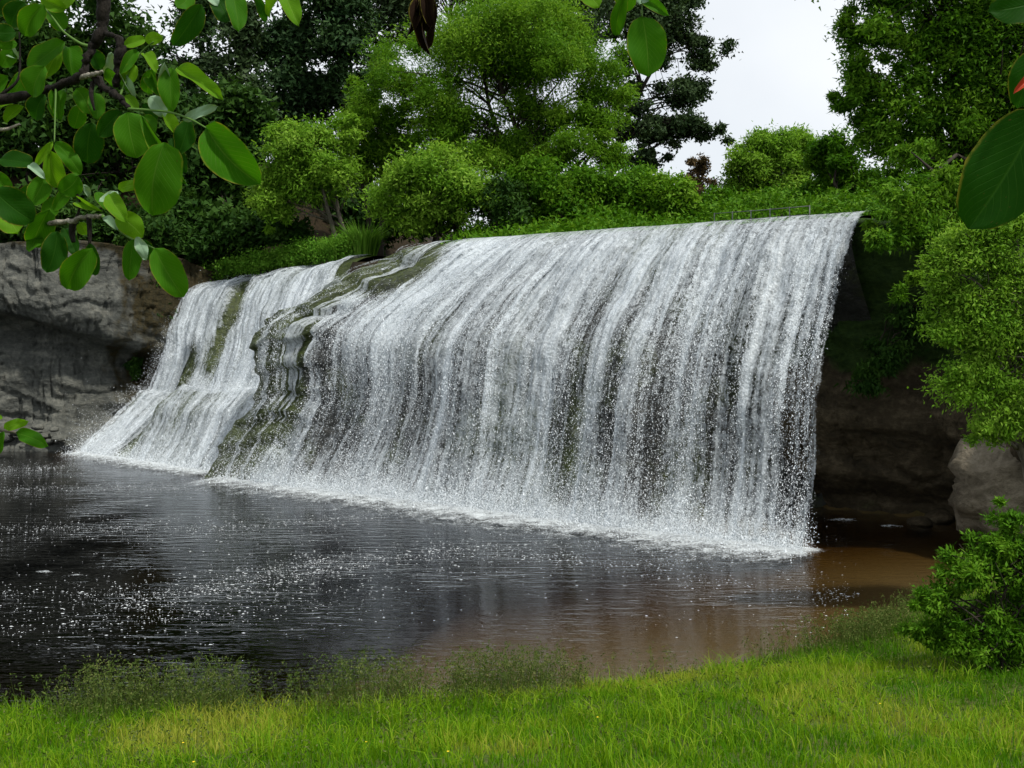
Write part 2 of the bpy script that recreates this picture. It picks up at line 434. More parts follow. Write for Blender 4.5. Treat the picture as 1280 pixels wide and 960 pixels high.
def wet_main(al, arc, u, z, seed=0):
    t = np.clip(1 - z / 10.4, 0, 1)                      # 0 at the lip, 1 at the pool
    warp = 0.5 * fbm(al * 0.4, arc * 0.25, 0, 2, 70)
    s1 = fbm(al * 0.85 + warp, arc * 0.035, seed * 3.1, 4, 71 + seed)
    s2 = fbm(al * 3.8 + warp, arc * 0.07, seed * 1.7, 3, 75 + seed)
    st = 0.52 * s1 + 0.48 * s2
    base = np.interp(t, [0, 0.04, 0.12, 0.3, 0.55, 0.8, 0.93, 1.0], [0.60, 0.68, 0.72, 0.58, 0.45, 0.41, 0.56, 0.8])
    amp = np.interp(t, [0, 0.1, 0.3, 0.6, 0.9, 1.0], [0.6, 1.0, 1.75, 2.4, 1.7, 0.5])
    w = base + amp * (st - 0.5)
    slide = sstep(0.18, 0.23, u) * sstep(0.45, 0.28, u) * sstep(0.75, 0.35, t)
    w = w + 0.25 * slide
    # bare ledges along the mossy shoulder, with thin strands across it
    sh = sstep(0.20, 0.12, u + 0.05 * (fbm(arc * 0.5, 0, 0, 2, 9) - 0.5) + 0.06 * sstep(0.5, 0.9, t))
    strand = sstep(0.58, 0.66, fbm(al * 2.4, arc * 0.06, 5, 3, 81 + seed))
    w = w * (1 - sh) + sh * (-0.25 + 0.87 * strand * sstep(0.01, 0.05, u))
    knob = np.exp(-(((u - 0.20) / 0.045) ** 2 + ((t - 0.15) / 0.07) ** 2))
    return np.clip(w - 1.2 * knob, -0.4, 1)

def wet_left(al, arc, u, z, seed=0):
    t = np.clip(1 - z / 9.8, 0, 1)
    s1 = fbm(al * 0.9, arc * 0.05, seed, 4, 171 + seed); s2 = fbm(al * 3.4, arc * 0.1, seed, 3, 175 + seed)
    w = np.interp(t, [0, 0.1, 0.35, 0.6, 0.8, 1.0], [0.60, 0.75, 0.78, 0.80, 0.72, 0.85]) + 1.0 * (0.6 * s1 + 0.4 * s2 - 0.5)
    cle = np.exp(-((u - 0.40 - 0.03 * np.sin(z)) / 0.045) ** 2) * sstep(3.4, 5.4, z)
    cle2 = 0.7 * np.exp(-((u - 0.22) / 0.05) ** 2) * sstep(2.0, 3.0, z) * sstep(6.5, 4.5, z)
    edge = np.exp(-((u - 0.33 - 0.03 * (z - 1)) / 0.042) ** 2) * sstep(3.4, 2.6, z)
    lowr = sstep(0.36, 0.44, u) * sstep(2.8, 2.2, z) * 0.16
    return np.clip(w - 1.5 * cle - 1.2 * cle2 - 1.7 * edge - lowr, -0.4, 1)

# water that is white because it is broken into drops: bright, granular, with gaps
def water_mat(name, grain, lo, hi):
    b = N(name)
    fl = b.attr("flow").outputs["Vector"]; wet = b.attr("wet").outputs["Fac"]
    n1 = b.noise(b.mapv(fl, (5.5, 0.24, 1)), 1.0, 4, 0.62)
    n2 = b.noise(b.mapv(fl, (grain, grain * 0.55, 1)), 1.0, 2, 0.6, 0.3)
    n3 = b.noise(b.mapv(fl, (grain * 2.6, grain * 1.9, 1)), 1.0, 1, 0.5)
    v = b.math('ADD', b.math('MULTIPLY_ADD', n1, 1.1, -0.55), wet)
    v = b.math('ADD', v, b.math('MULTIPLY_ADD', n2, 0.8, -0.4))
    v = b.math('ADD', v, b.math('MULTIPLY_ADD', n3, 0.6, -0.3))
    a = b.ramp(v, [(lo, 0.0), (hi, 1.0)])
    h = b.math('ADD', n2, b.math('MULTIPLY', n3, 0.6))
    p = b.pbsdf((0.62, 0.675, 0.72), 0.35, 0.4, b.bump(h, 0.75, 0.07), 1.33)
    tl = b.n("ShaderNodeBsdfTranslucent"); tl.inputs[0].default_value = (0.62, 0.68, 0.73, 1)
    ms = b.n("ShaderNodeMixShader"); ms.inputs[0].default_value = 0.25
    b.l(p.outputs[0], ms.inputs[1]); b.l(tl.outputs[0], ms.inputs[2])
    tr = b.n("ShaderNodeBsdfTransparent")
    m2 = b.n("ShaderNodeMixShader"); b.l(a, m2.inputs[0]); b.l(tr.outputs[0], m2.inputs[1]); b.l(ms.outputs[0], m2.inputs[2])
    return b.done(m2)
M["water_inner"] = water_mat("falling_water_film", 5.5, 0.26, 1.02)
M["water_outer"] = water_mat("falling_water_drops", 9.0, 0.50, 0.98)
bw = N("water_drops"); M["drops"] = bw.done(bw.pbsdf((0.60, 0.65, 0.69), 0.3, 0.5, None, 1.33))

def build_water(B0, B1, pl, pr, wl, nu, nv, relief, wetf, layers, label):
    root = None
    for i, (off, amp, mt, wadd, sd) in enumerate(layers):
        S, al, arc, u = fall_surface(B0, B1, pl, pr, nu, nv, wl, 0, 1.0 if relief is main_relief else 1.05)
        n = normals(S)
        z = S[..., 2]
        rel = relief(al, arc, u, z)
        rid = (fbm(al * 2.6, arc * 0.12, sd, 3, 91 + sd) - 0.5) * amp + (fbm(al * 7, arc * 0.5, sd, 2, 95 + sd) - 0.5) * amp * 0.5
        o = rel + 0.03 + (off - 0.03) * sstep(10.4, 9.4, z) + rid * sstep(10.6, 9.8, z)
        S2 = S + n * o[..., None]
        w = wetf(al, arc, u, z, sd) + wadd
        edge = sstep(0, 0.006, u) * sstep(1.006, 0.992, u + 0.010 * vnoise(arc * 0.8, 0, 0, 4)) if relief is main_relief else sstep(0, 0.03, u)
        w = w * edge - (1 - edge) * 0.6 - (0.8 * sstep(10.25, 10.5, z) if i else 0.0)
        fl = np.stack([al, arc, 0 * al + sd * 3.7], -1)
        me = mesh("water_sheet", S2.reshape(-1, 3), grid_faces(nu, nv), mt, True, {"flow": fl.reshape(-1, 3), "wet": w.ravel()})
        if i == 0:
            root = obj("waterfall", me, None, label, "waterfall", "structure")
        else:
            obj("water_curtain", me, root)
    return root
wf_main = build_water(MB0, MB1, PL, PR, WLm, 330, 130, main_relief, wet_main,
    [(0.03, 0.20, M["water_inner"], 0.02, 0), (0.26, 0.34, M["water_outer"], -0.06, 1)],
    "broad white curtain of falling water pouring over the rounded lip into the pool")
wf_left = build_water(LB0, LB1, LPL, LPR, WLl, 190, 120, left_relief, wet_left,
    [(0.03, 0.20, M["water_inner"], 0.05, 2), (0.24, 0.30, M["water_outer"], 0.0, 3)],
    "narrower white cascade sliding down the stepped rock beside the grey cliff")

# loose drops thrown off the curtain
def tets(Pt, size, stretch, axisv=None):
    n = len(Pt)
    base = np.array([(1, 0, -0.35), (-0.5, 0.87, -0.35), (-0.5, -0.87, -0.35), (0, 0, 1.0)])
    q = rng.uniform(0, 2 * np.pi, n); c, s = np.cos(q)[:, None], np.sin(q)[:, None]
    x = base[None, :, 0] * c - base[None, :, 1] * s; y = base[None, :, 0] * s + base[None, :, 1] * c
    z = base[None, :, 2] * stretch[:, None]
    tx, ty = rng.normal(0, .25, (n, 1)), rng.normal(0, .25, (n, 1))
    V = np.stack([x + tx * z, y + ty * z, z], -1) * size[:, None, None] + Pt[:, None]
    i = np.arange(n)[:, None] * 4
    Fa = np.concatenate([i + np.array([[0, 1, 3]]), i + np.array([[1, 2, 3]]), i + np.array([[2, 0, 3]])], 0)
    return V.reshape(-1, 3), Fa

def sample_drops(B0, B1, pl, pr, wl, relief, wetf, count, seed, umax=1.0):
    nu, nv = 700, 240
    S, al, arc, u = fall_surface(B0, B1, pl, pr, nu, nv, wl, 0, umax)
    n = normals(S); z = S[..., 2]
    S = S + n * relief(al, arc, u, z)[..., None]
    w = wetf(al, arc, u, z, seed)
    p = np.clip(w, 0, 1) ** 2.6 * sstep(9.6, 7.4, z) * (0.3 + 0.7 * sstep(9.0, 4, z)) * (z > 0)
    p = p.ravel() / p.sum()
    idx = rng.choice(p.size, count, p=p)
    q = S.reshape(-1, 3)[idx] + rng.normal(0, 0.05, (count, 3))
    off = np.abs(rng.normal(0, 1, count)) * (0.08 + 0.035 * np.clip(10 - z.ravel()[idx], 0, 10)) + 0.25
    q = q + n.reshape(-1, 3)[idx] * off[:, None]
    q[:, 2] = np.maximum(q[:, 2], 0.03)
    return q
d1 = sample_drops(MB0, MB1, PL, PR, WLm, main_relief, wet_main, 85000, 1)
d2 = sample_drops(LB0, LB1, LPL, LPR, WLl, left_relief, wet_left, 22000, 3)
for pts, lab in ((d1, "loose white drops flying off the broad main curtain"), (d2, "loose white drops flying off the narrower side cascade")):
    k = len(pts); sz = rng.lognormal(math.log(0.0078), 0.4, k)
    V, Fa = tets(pts, sz, rng.uniform(1.2, 2.6, k))
    obj("water_drops", mesh("water_drops", V, Fa, M["drops"]), label=lab, cat="spray", kind="stuff")

# splash along the foot of the falls
tt = rng.uniform(0, 1, 20000)
bx = np.where(rng.uniform(size=tt.size) < 0.72, 1, 0)
Bm = np.array(MB0)[None] * (1 - tt[:, None]) + np.array(MB1)[None] * tt[:, None]
Bl = np.array(LB0)[None] * (1 - tt[:, None]) + np.array(LB1)[None] * tt[:, None]
Bp = np.where(bx[:, None] == 1, Bm, Bl)
o = rng.normal(0.7, 0.5, tt.size)
ht = rng.exponential(0.28, tt.size) * (0.4 + 1.2 * vnoise(tt * 40, bx * 9.0, 0, 6)) + 0.02
spl = np.column_stack([Bp[:, 0] - N_IN[0] * o, Bp[:, 1] - N_IN[1] * o, ht])
V, Fa = tets(spl, rng.lognormal(math.log(0.013), 0.45, tt.size), rng.uniform(0.8, 1.6, tt.size))
obj("splash", mesh("splash", V, Fa, M["drops"]), label="white splash bouncing up along the foot of the falls", cat="splash", kind="stuff")

# fine spray hanging at the foot
def spray(B0, B1, k, hs, label, seed):
    t = rng.uniform(0.0, 1.0, k)
    pl = 0.25 + 1.5 * fbm(t * 26, 0, 0, 3, seed) ** 2
    h = rng.exponential(1.0, k) * hs * pl + 0.02
    o = rng.normal(0.45, 0.40, k) + 0.12 * h
    B = np.array(B0)[None] * (1 - t[:, None]) + np.array(B1)[None] * t[:, None]
    q = np.column_stack([B[:, 0] - N_IN[0] * o, B[:, 1] - N_IN[1] * o, h])
    V, Fa = tets(q, rng.lognormal(math.log(0.0092), 0.35, k), rng.uniform(0.8, 1.4, k))
    obj("spray_mist", mesh("spray_mist", V, Fa, M["drops"]), label=label, cat="mist", kind="stuff")
spray(MB0, MB1, 62000, 1.15, "fine white spray hanging at the foot of the main curtain", 41)
spray(LB0, LB1, 18000, 0.6, "fine white spray hanging at the foot of the side cascade", 43)

# ------------------------------------------------------------------ pool
b = N("pool_water"); pos = b.pos()
r1 = b.noise(b.mapv(pos, (0.55, 2.6, 1), rot=(0, 0, 0.12)), 1.3, 3, 0.55, 0.4)
r2 = b.noise(b.mapv(pos, (1.6, 4.2, 1), rot=(0, 0, -0.2)), 2.2, 2, 0.5)
r3 = b.noise(pos, 0.35, 2, 0.5)
hh = b.math('ADD', b.math('MULTIPLY', r1, 0.9), b.math('MULTIPLY', r2, 0.35))
bp = b.n("ShaderNodeBump"); bp.inputs["Distance"].default_value = 0.042
b.l(hh, bp.inputs["Height"])
b.l(b.ramp(r3, [(0.36, 0.25), (0.62, 1.0)]), bp.inputs["Strength"])
gl = b.n("ShaderNodeBsdfGlossy"); gl.inputs["Roughness"].default_value = 0.06; b.l(bp.outputs[0], gl.inputs["Normal"])
gl.inputs["Color"].default_value = (0.95, 0.97, 1, 1)
dp = b.attr("depth").outputs["Fac"]                       # tea-brown water: each metre of depth swallows more blue than red
cb = b.n("ShaderNodeCombineXYZ")
for ch, base in enumerate((0.28, 0.18, 0.06)):
    b.l(b.math('POWER', base, dp), cb.inputs[ch])
tr = b.n("ShaderNodeBsdfTransparent"); b.l(cb.outputs[0], tr.inputs[0])
fr = b.n("ShaderNodeFresnel"); fr.inputs["IOR"].default_value = 1.33; b.l(bp.outputs[0], fr.inputs["Normal"])
ms = b.n("ShaderNodeMixShader"); b.l(fr.outputs[0], ms.inputs[0]); b.l(tr.outputs[0], ms.inputs[1]); b.l(gl.outputs[0], ms.inputs[2])
M["pool"] = b.done(ms)
wx = np.linspace(-69, 30, 220); wy = np.linspace(13, 66, 140)
WX, WY = np.meshgrid(wx, wy, indexing='ij')
dep = np.maximum(-ground_h(WX, WY), 0.0)
obj("pool", mesh("pool", np.stack([WX, WY, 0 * WX], -1).reshape(-1, 3), grid_faces(220, 140), M["pool"], True, {"depth": dep.ravel()}),
    label="dark rippled plunge pool, brown and shallow by the grass", cat="water", kind="structure")

# floating foam
bw = N("foam"); M["foam"] = bw.done(bw.pbsdf((0.58, 0.61, 0.63), 0.6, 0.3))
def flecks(xy, size, asp):
    n = len(xy); k = 6
    th = np.arange(k) * 2 * np.pi / k
    r = rng.uniform(0.55, 1.2, (n, k)) * size[:, None]
    V = np.stack([xy[:, :1] + r * np.cos(th) * asp[:, None], xy[:, 1:2] + r * np.sin(th), np.full((n, k), 0.012) + rng.uniform(0, .01, (n, 1))], -1)
    top = np.column_stack([xy, 0.022 + 0.15 * size])[:, None]
    V = np.concatenate([V, top], 1)
    i = np.arange(n)[:, None] * (k + 1)
    Fa = np.concatenate([i + np.array([[j, (j + 1) % k, k]]) for j in range(k)], 0)
    return V.reshape(-1, 3), Fa
bands = [[(-60, 660), (200, 662), (400, 652), (560, 640), (760, 655)], [(-60, 740), (120, 745), (300, 735), (420, 712), (560, 690), (720, 680), (860, 690)],
         [(140, 760), (300, 725), (430, 700), (640, 695), (800, 705), (930, 690)], [(0, 790), (180, 775), (300, 765), (500, 740)],
         [(-40, 590), (60, 585), (140, 580), (300, 600)], [(820, 720), (960, 735), (1060, 745)], [(-40, 615), (100, 610), (260, 612)]]
wts = [0.2, 0.2, 0.24, 0.06, 0.14, 0.06, 0.10]
NF = 12000; fx = []
for bd, w in zip(bands, wts):
    c = catmull(bd, 400); k = int(NF * w)
    i = rng.integers(0, 400, k)
    dens = vnoise(c[i, 0] * 0.02, c[i, 1] * 0.05, 0, 12)
    keep = rng.uniform(size=k) < (0.25 + 1.1 * dens)
    q = c[i][keep]; sp = rng.normal(0, 1, len(q)) * rng.choice([3.0, 9.0, 18.0], len(q))
    fx.append(np.column_stack([q[:, 0] + rng.normal(0, 12, len(q)), q[:, 1] + sp * np.clip((q[:, 1] - 520) / 180, 0.2, 1.4)]))
k = 700
fx.append(np.column_stack([rng.uniform(-60, 1050, k), rng.uniform(585, 800, k)]))
px = np.concatenate(fx); d = F * EYE / np.maximum(px[:, 1] - HZ, 150)
xy = np.column_stack([(px[:, 0] - 640) / F * d, d])
ok = inside(xy[:, 0], xy[:, 1], pool_poly) & (ground_h(xy[:, 0], xy[:, 1]) < -0.03)
xy = xy[ok]
V, Fa = flecks(xy, np.minimum(rng.lognormal(math.log(0.0074), 0.55, len(xy)), 0.026), rng.uniform(1.0, 2.4, len(xy)))
obj("foam_flecks", mesh("foam_flecks", V, Fa, M["foam"]), label="white foam flecks drifting in bands on the dark pool", cat="foam", kind="stuff")

# foam fringe where the curtain lands
b = N("churned_foam"); pos = b.pos(); e = b.attr("wet").outputs["Fac"]
n1 = b.noise(b.mapv(pos, (1, 1, 1)), 2.2, 4, 0.65, 0.5); n2 = b.noise(pos, 14.0, 2, 0.6)
a = b.ramp(b.math('ADD', e, b.math('ADD', b.math('MULTIPLY_ADD', n1, 1.3, -0.65), b.math('MULTIPLY_ADD', n2, 1.0, -0.5))), [(0.38, 0), (1.0, 0.95)])
p = b.pbsdf((0.52, 0.56, 0.58), 0.7, 0.2, b.bump(n2, 0.6, 0.05)); t = b.n("ShaderNodeBsdfTransparent"); m = b.n("ShaderNodeMixShader")
b.l(a, m.inputs[0]); b.l(t.outputs[0], m.inputs[1]); b.l(p.outputs[0], m.inputs[2]); M["churn"] = b.done(m)
def fringe(B0, B1, t0, t1, width, label):
    nu, nv = 260, 14
    t = np.linspace(t0, t1, nu)[:, None]; s = np.linspace(-1.0, 1, nv)[None]
    B = np.array(B0)[None] * (1 - t) + np.array(B1)[None] * t
    wv = width * (0.75 + 0.6 * fbm(t * 22, 0, 0, 3, 61))
    o = 0.55 + np.where(s < 0, s * 1.0, s * wv)
    X = B[:, :1] - N_IN[0] * o; Y = B[:, 1:] - N_IN[1] * o
    Z = 0.02 + 0.13 * np.maximum(0, 1 - np.abs(s - 0.1) * 1.3) * (0.3 + fbm(t * 90, s * 2, 0, 3, 63))
    w = np.clip(0.95 - 0.85 * np.maximum(s, 0) + 0 * t, 0, 1)
    end = sstep(t0, t0 + 0.04, t) * sstep(t1, t1 - 0.05, t)
    obj("churned_foam", mesh("churned_foam", np.stack([X, Y, Z], -1).reshape(-1, 3), grid_faces(nu, nv), M["churn"], True, {"wet": (w * end).ravel()}),
        label=label, cat="foam", kind="stuff")
fringe(MB0, MB1, -0.02, 1.03, 3.0, "bright line of churned foam under the main curtain")
fringe(LB0, LB1, 0.0, 1.0, 2.0, "bright line of churned foam under the side cascade")
FP = [(1055, 650, 28, 0.85, "longer white foam patch close to the curtain's end on black water"), (1113, 658, 20, 0.85, "shorter white foam patch deeper under the brown alcove"),
      (58, 716, 30, 0.56, "wider of two faint pale foam patches drifting off the grey cliff"), (96, 720, 22, 0.52, "narrower of two faint pale foam patches drifting off the grey cliff")]
for qx, qy, w, dens, flab in FP:
    d = F * EYE / (qy - HZ); c = P(qx, qy, d); w *= d / F * 0.75; nu, nv = 24, 10
    a, r = np.meshgrid(np.linspace(0, 2 * np.pi, nu), np.linspace(0, 1, nv), indexing='ij')
    rr = r * (0.7 + 0.6 * fbm(np.cos(a) * 1.5, np.sin(a) * 1.5, qx * .1, 3, 3))
    V = np.stack([c[0] + w * rr * np.cos(a), c[1] + 0.55 * w * rr * np.sin(a), 0.018 + 0.03 * (1 - r) * (0.5 + vnoise(a * 3, r * 4, 0, 4))], -1)
    obj("foam_patch", mesh("foam_patch", V.reshape(-1, 3), grid_faces(nu, nv), M["churn"], True, {"wet": (dens - 0.5 * r).ravel()}),
        label=flab, cat="foam")

# ------------------------------------------------------------------ cliffs
def wall_mesh(line, nu, nv, z0, ztop, offs, seed, rough=0.5):
    """line: plan points; offs(t, z01, z) -> metres out of the wall"""
    c = catmull(line, nu); tg = np.gradient(c, axis=0); tg /= np.linalg.norm(tg, axis=1)[:, None]
    out = np.column_stack([tg[:, 1], -tg[:, 0]])
    t = np.linspace(0, 1, nu)[:, None]; q = np.linspace(0, 1, nv)[None]
    zt = np.interp(t[:, 0], np.linspace(0, 1, len(ztop)), ztop)[:, None]
    z = z0 + (zt - z0) * np.minimum(q / 0.86, 1)
    back = np.maximum(q - 0.86, 0) / 0.14 * 4.0
    o = offs(t, z / zt, z) - back
    x = c[:, :1] + out[:, :1] * o; y = c[:, 1:] + out[:, 1:] * o
    ln = t * np.linalg.norm(np.diff(c, axis=0), axis=1).sum()
    str_ = fbm(ln * 0.22, (z + 0.10 * ln) * 1.7, 0, 5, seed) - 0.5
    lump = fbm(ln * 0.5, z * 0.5, 2, 5, seed + 9) - 0.5
    sq = (z * 0.75 + 0.09 * ln + 2.6 * fbm(ln * 0.14, z * 0.35, 0, 5, seed + 5)); sf_ = sq - np.floor(sq)
    led_ = sstep(0.0, 0.12, sf_) * (1 - sf_) * (0.3 + 1.4 * vnoise(ln * 0.3, np.floor(sq) * 7.1, 0, seed + 6))
    crk = np.abs(fbm(ln * 0.5 + z * 0.12, z * 0.22, 4, 4, seed + 12) - 0.5)
    o2 = rough * (str_ * 0.8 + lump * 1.1 + 0.24 * led_ * sstep(0.35, 0.6, fbm(ln * 0.2, z * 0.25, 7, 3, seed + 15)) - 0.35 * sstep(0.03, 0.0, crk)) * np.where(q > 0.9, 0.4, 1.0)
    x = x + out[:, :1] * o2; y = y + out[:, 1:] * o2
    z = z + back * 0.10 + (lump * 0.3) * (q > 0.8)
    return np.stack([x, y, z + 0 * x], -1), t, q, z + 0 * x

def left_off(t, r, z):
    led = 7.6 - 3.0 * sstep(0.35, 1.0, t)              # the ledge drops towards the falls
    o = 1.3 * sstep(led - 0.25, led + 0.1, z) - 0.7 * sstep(led + 0.8, 11.5, z)
    conc = -1.0 * np.exp(-((z - led + 0.9) / 1.0) ** 2) - 0.3 * np.sin(np.clip(z / led, 0, 1) * np.pi)
    toe = 1.6 * sstep(1.7, 0, z)
    return o + conc + toe
W, t, q, z = wall_mesh([(-18.6, 63.0), (-21.6, 59.8), (-25.0, 57.4), (-28.6, 57.0), (-36, 54.0), (-70, 47)][::-1], 260, 130, -0.8,
                       [11.3, 11.3, 11.3, 11.4, 11.6, 11.4, 11.0, 10.2], left_off, 200, 0.6)
moss = 0.8 * sstep(0.66, 0.80, t + 0.14 * (fbm(z * 0.6, t * 30, 0, 4, 2) - 0.5)) + 0.6 * sstep(10.4, 11.6, z) + 0.45 * sstep(1.4, 0.4, z) + 0 * q
obj("cliff", mesh("cliff", W.reshape(-1, 3), grid_faces(*W.shape[:2]), M["cliff"], True, {"moss": moss.ravel()}),
    label="grey layered rock cliff with an undercut ledge beside the side cascade", cat="cliff", kind="structure")

def alc_off(t, r, z):
    over = 1.9 * sstep(5.6, 9.8, z) * sstep(0.75, 0.5, t) * sstep(0.12, 0.34, t)
    belly = 0.7 * np.exp(-((z - 3.6) / 1.5) ** 2)
    under = -0.9 * sstep(1.6, 0.3, z)
    return over + belly + under
W, t, q, z = wall_mesh([(7.2, 39.5), (9.0, 38.6), (12.0, 36.6), (15.0, 34.2), (15.7, 31.3), (14.9, 28.6), (17, 25.5), (24, 21)], 200, 110, -0.8,
                       [8.4, 9.3, 10.3, 10.0, 7.6, 4.6, 3.4, 3.4], alc_off, 300, 0.6)
moss = 0.95 * sstep(4.6, 6.0, z + 1.4 * (fbm(t * 20, z * 0.5, 0, 3, 4) - 0.5)) * sstep(0.62, 0.5, t) + 0.25 * sstep(1.0, 0.2, z) + 0 * q
obj("cliff", mesh("cliff", W.reshape(-1, 3), grid_faces(*W.shape[:2]), M["alcove"], True, {"moss": moss.ravel()}),
    label="brown undercut rock wall in the dark alcove beyond the end of the curtain", cat="cliff", kind="structure")

# ------------------------------------------------------------------ stones
def stone(name, c, r, mat, label, group=None, seed=0, flat=0.6, res=14, rug=0.0):
    nu, nv = res, max(9, res * 2 // 3)
    a, e = np.meshgrid(np.linspace(0, 2 * np.pi, nu), np.linspace(-np.pi / 2, np.pi / 2, nv), indexing='ij')
    x, y, z = np.cos(e) * np.cos(a), np.cos(e) * np.sin(a), np.sin(e)
    k = 0.65 + 0.7 * fbm(x * 1.3 + seed * 3.3, y * 1.3, z * 1.3, 3, seed)
    if rug:
        lv = (z * 3.2 + 1.2 * fbm(x * 2, y * 2, z, 3, seed)); k = k + rug * (0.5 * (fbm(x * 3, y * 3, z * 5, 5, seed + 3) - 0.5) + 0.22 * (1 - (lv - np.floor(lv))))
    V = np.stack([x * k * r * 1.25, y * k * r, z * k * r * flat], -1).reshape(-1, 3)
    o = obj(name, mesh(name, V, grid_faces(nu, nv), mat, True, {"moss": np.full(len(V), 0.1)}), label=label, cat="rock", group=group)
    o.location = c; o.rotation_euler = (0, 0, seed * 1.7)
    return o
for i, (qx, qy, r) in enumerate([(8, 548, .42), (22, 540, .34), (40, 552, .30), (52, 545, .38), (62, 552, .26), (74, 548, .34), (86, 556, .24), (30, 558, .22), (47, 534, .30), (68, 537, .24)]):
    d = 56.0 - 0.1 * (i % 3); c = P(qx, qy, d); c[2] = max(c[2], 0.05)
    stone("rock", c, r, M["cliff"], "small rubble stone at the foot of the grey cliff", "rubble at the cliff foot", i + 1)
for i, (qx, qy, r) in enumerate([(1150, 655, .35), (1175, 650, .5), (1205, 648, .42), (1225, 660, .3)]):
    d = F * EYE / (qy - HZ); c = P(qx, qy, d); c[2] = 0.05
    stone("rock", c, r, M["alcove"], "dark stone at the water's edge under the alcove wall", "stones under the alcove wall", i + 31)

stone("boulder", (15.4, 30.8, 1.5), 1.9, M["pale_rock"], "large pale tan boulder on the bank beneath the drooping pale willow", None, 52, 0.95, 40, 0.55)

# ------------------------------------------------------------------ trees
def unit(v): return v / (np.linalg.norm(v, axis=-1, keepdims=True) + 1e-9)

def leaf_cloud(cent, outw, sig, n_leaf, L, Wd, droop, up=0.6, tri=False):
    k = len(cent)
    i = rng.integers(0, k, n_leaf)
    off = rng.normal(0, 1, (n_leaf, 3)) * sig[i][:, None] * np.array([1, 1, 0.75])
    p = cent[i] + off
    if droop > 0.5: p[:, 2] -= np.abs(rng.normal(0, 1, n_leaf)) * sig[i] * 0.6 * droop
    ax = unit(unit(rng.normal(0, 1, (n_leaf, 3))) + np.array([0, 0, -droop]) + outw[i] * 0.4)
    nn = unit(unit(off + 1e-6) * 0.45 + outw[i] * 0.35 + np.array([0, 0, up]) + unit(rng.normal(0, 1, (n_leaf, 3))) * 0.85)
    sd = unit(np.cross(ax, nn))
    l = L * rng.uniform(0.6, 1.35, n_leaf)[:, None]; w = Wd * rng.uniform(0.6, 1.3, n_leaf)[:, None]
    if tri:
        V = np.stack([p + sd * w * 1.1, p - sd * w * 1.1, p + ax * l], 1).reshape(-1, 3); nv = 3
    else:
        V = np.stack([p, p + ax * l * 0.45 + sd * w, p + ax * l, p + ax * l * 0.45 - sd * w], 1).reshape(-1, 3); nv = 4
    Fa = np.arange(n_leaf * nv).reshape(-1, nv)
    tc_ = rng.uniform(0, 1, k)
    t = np.clip(0.55 * tc_[i] + 0.45 * rng.uniform(0, 1, n_leaf), 0, 1)
    return V, Fa, np.repeat(t, nv)

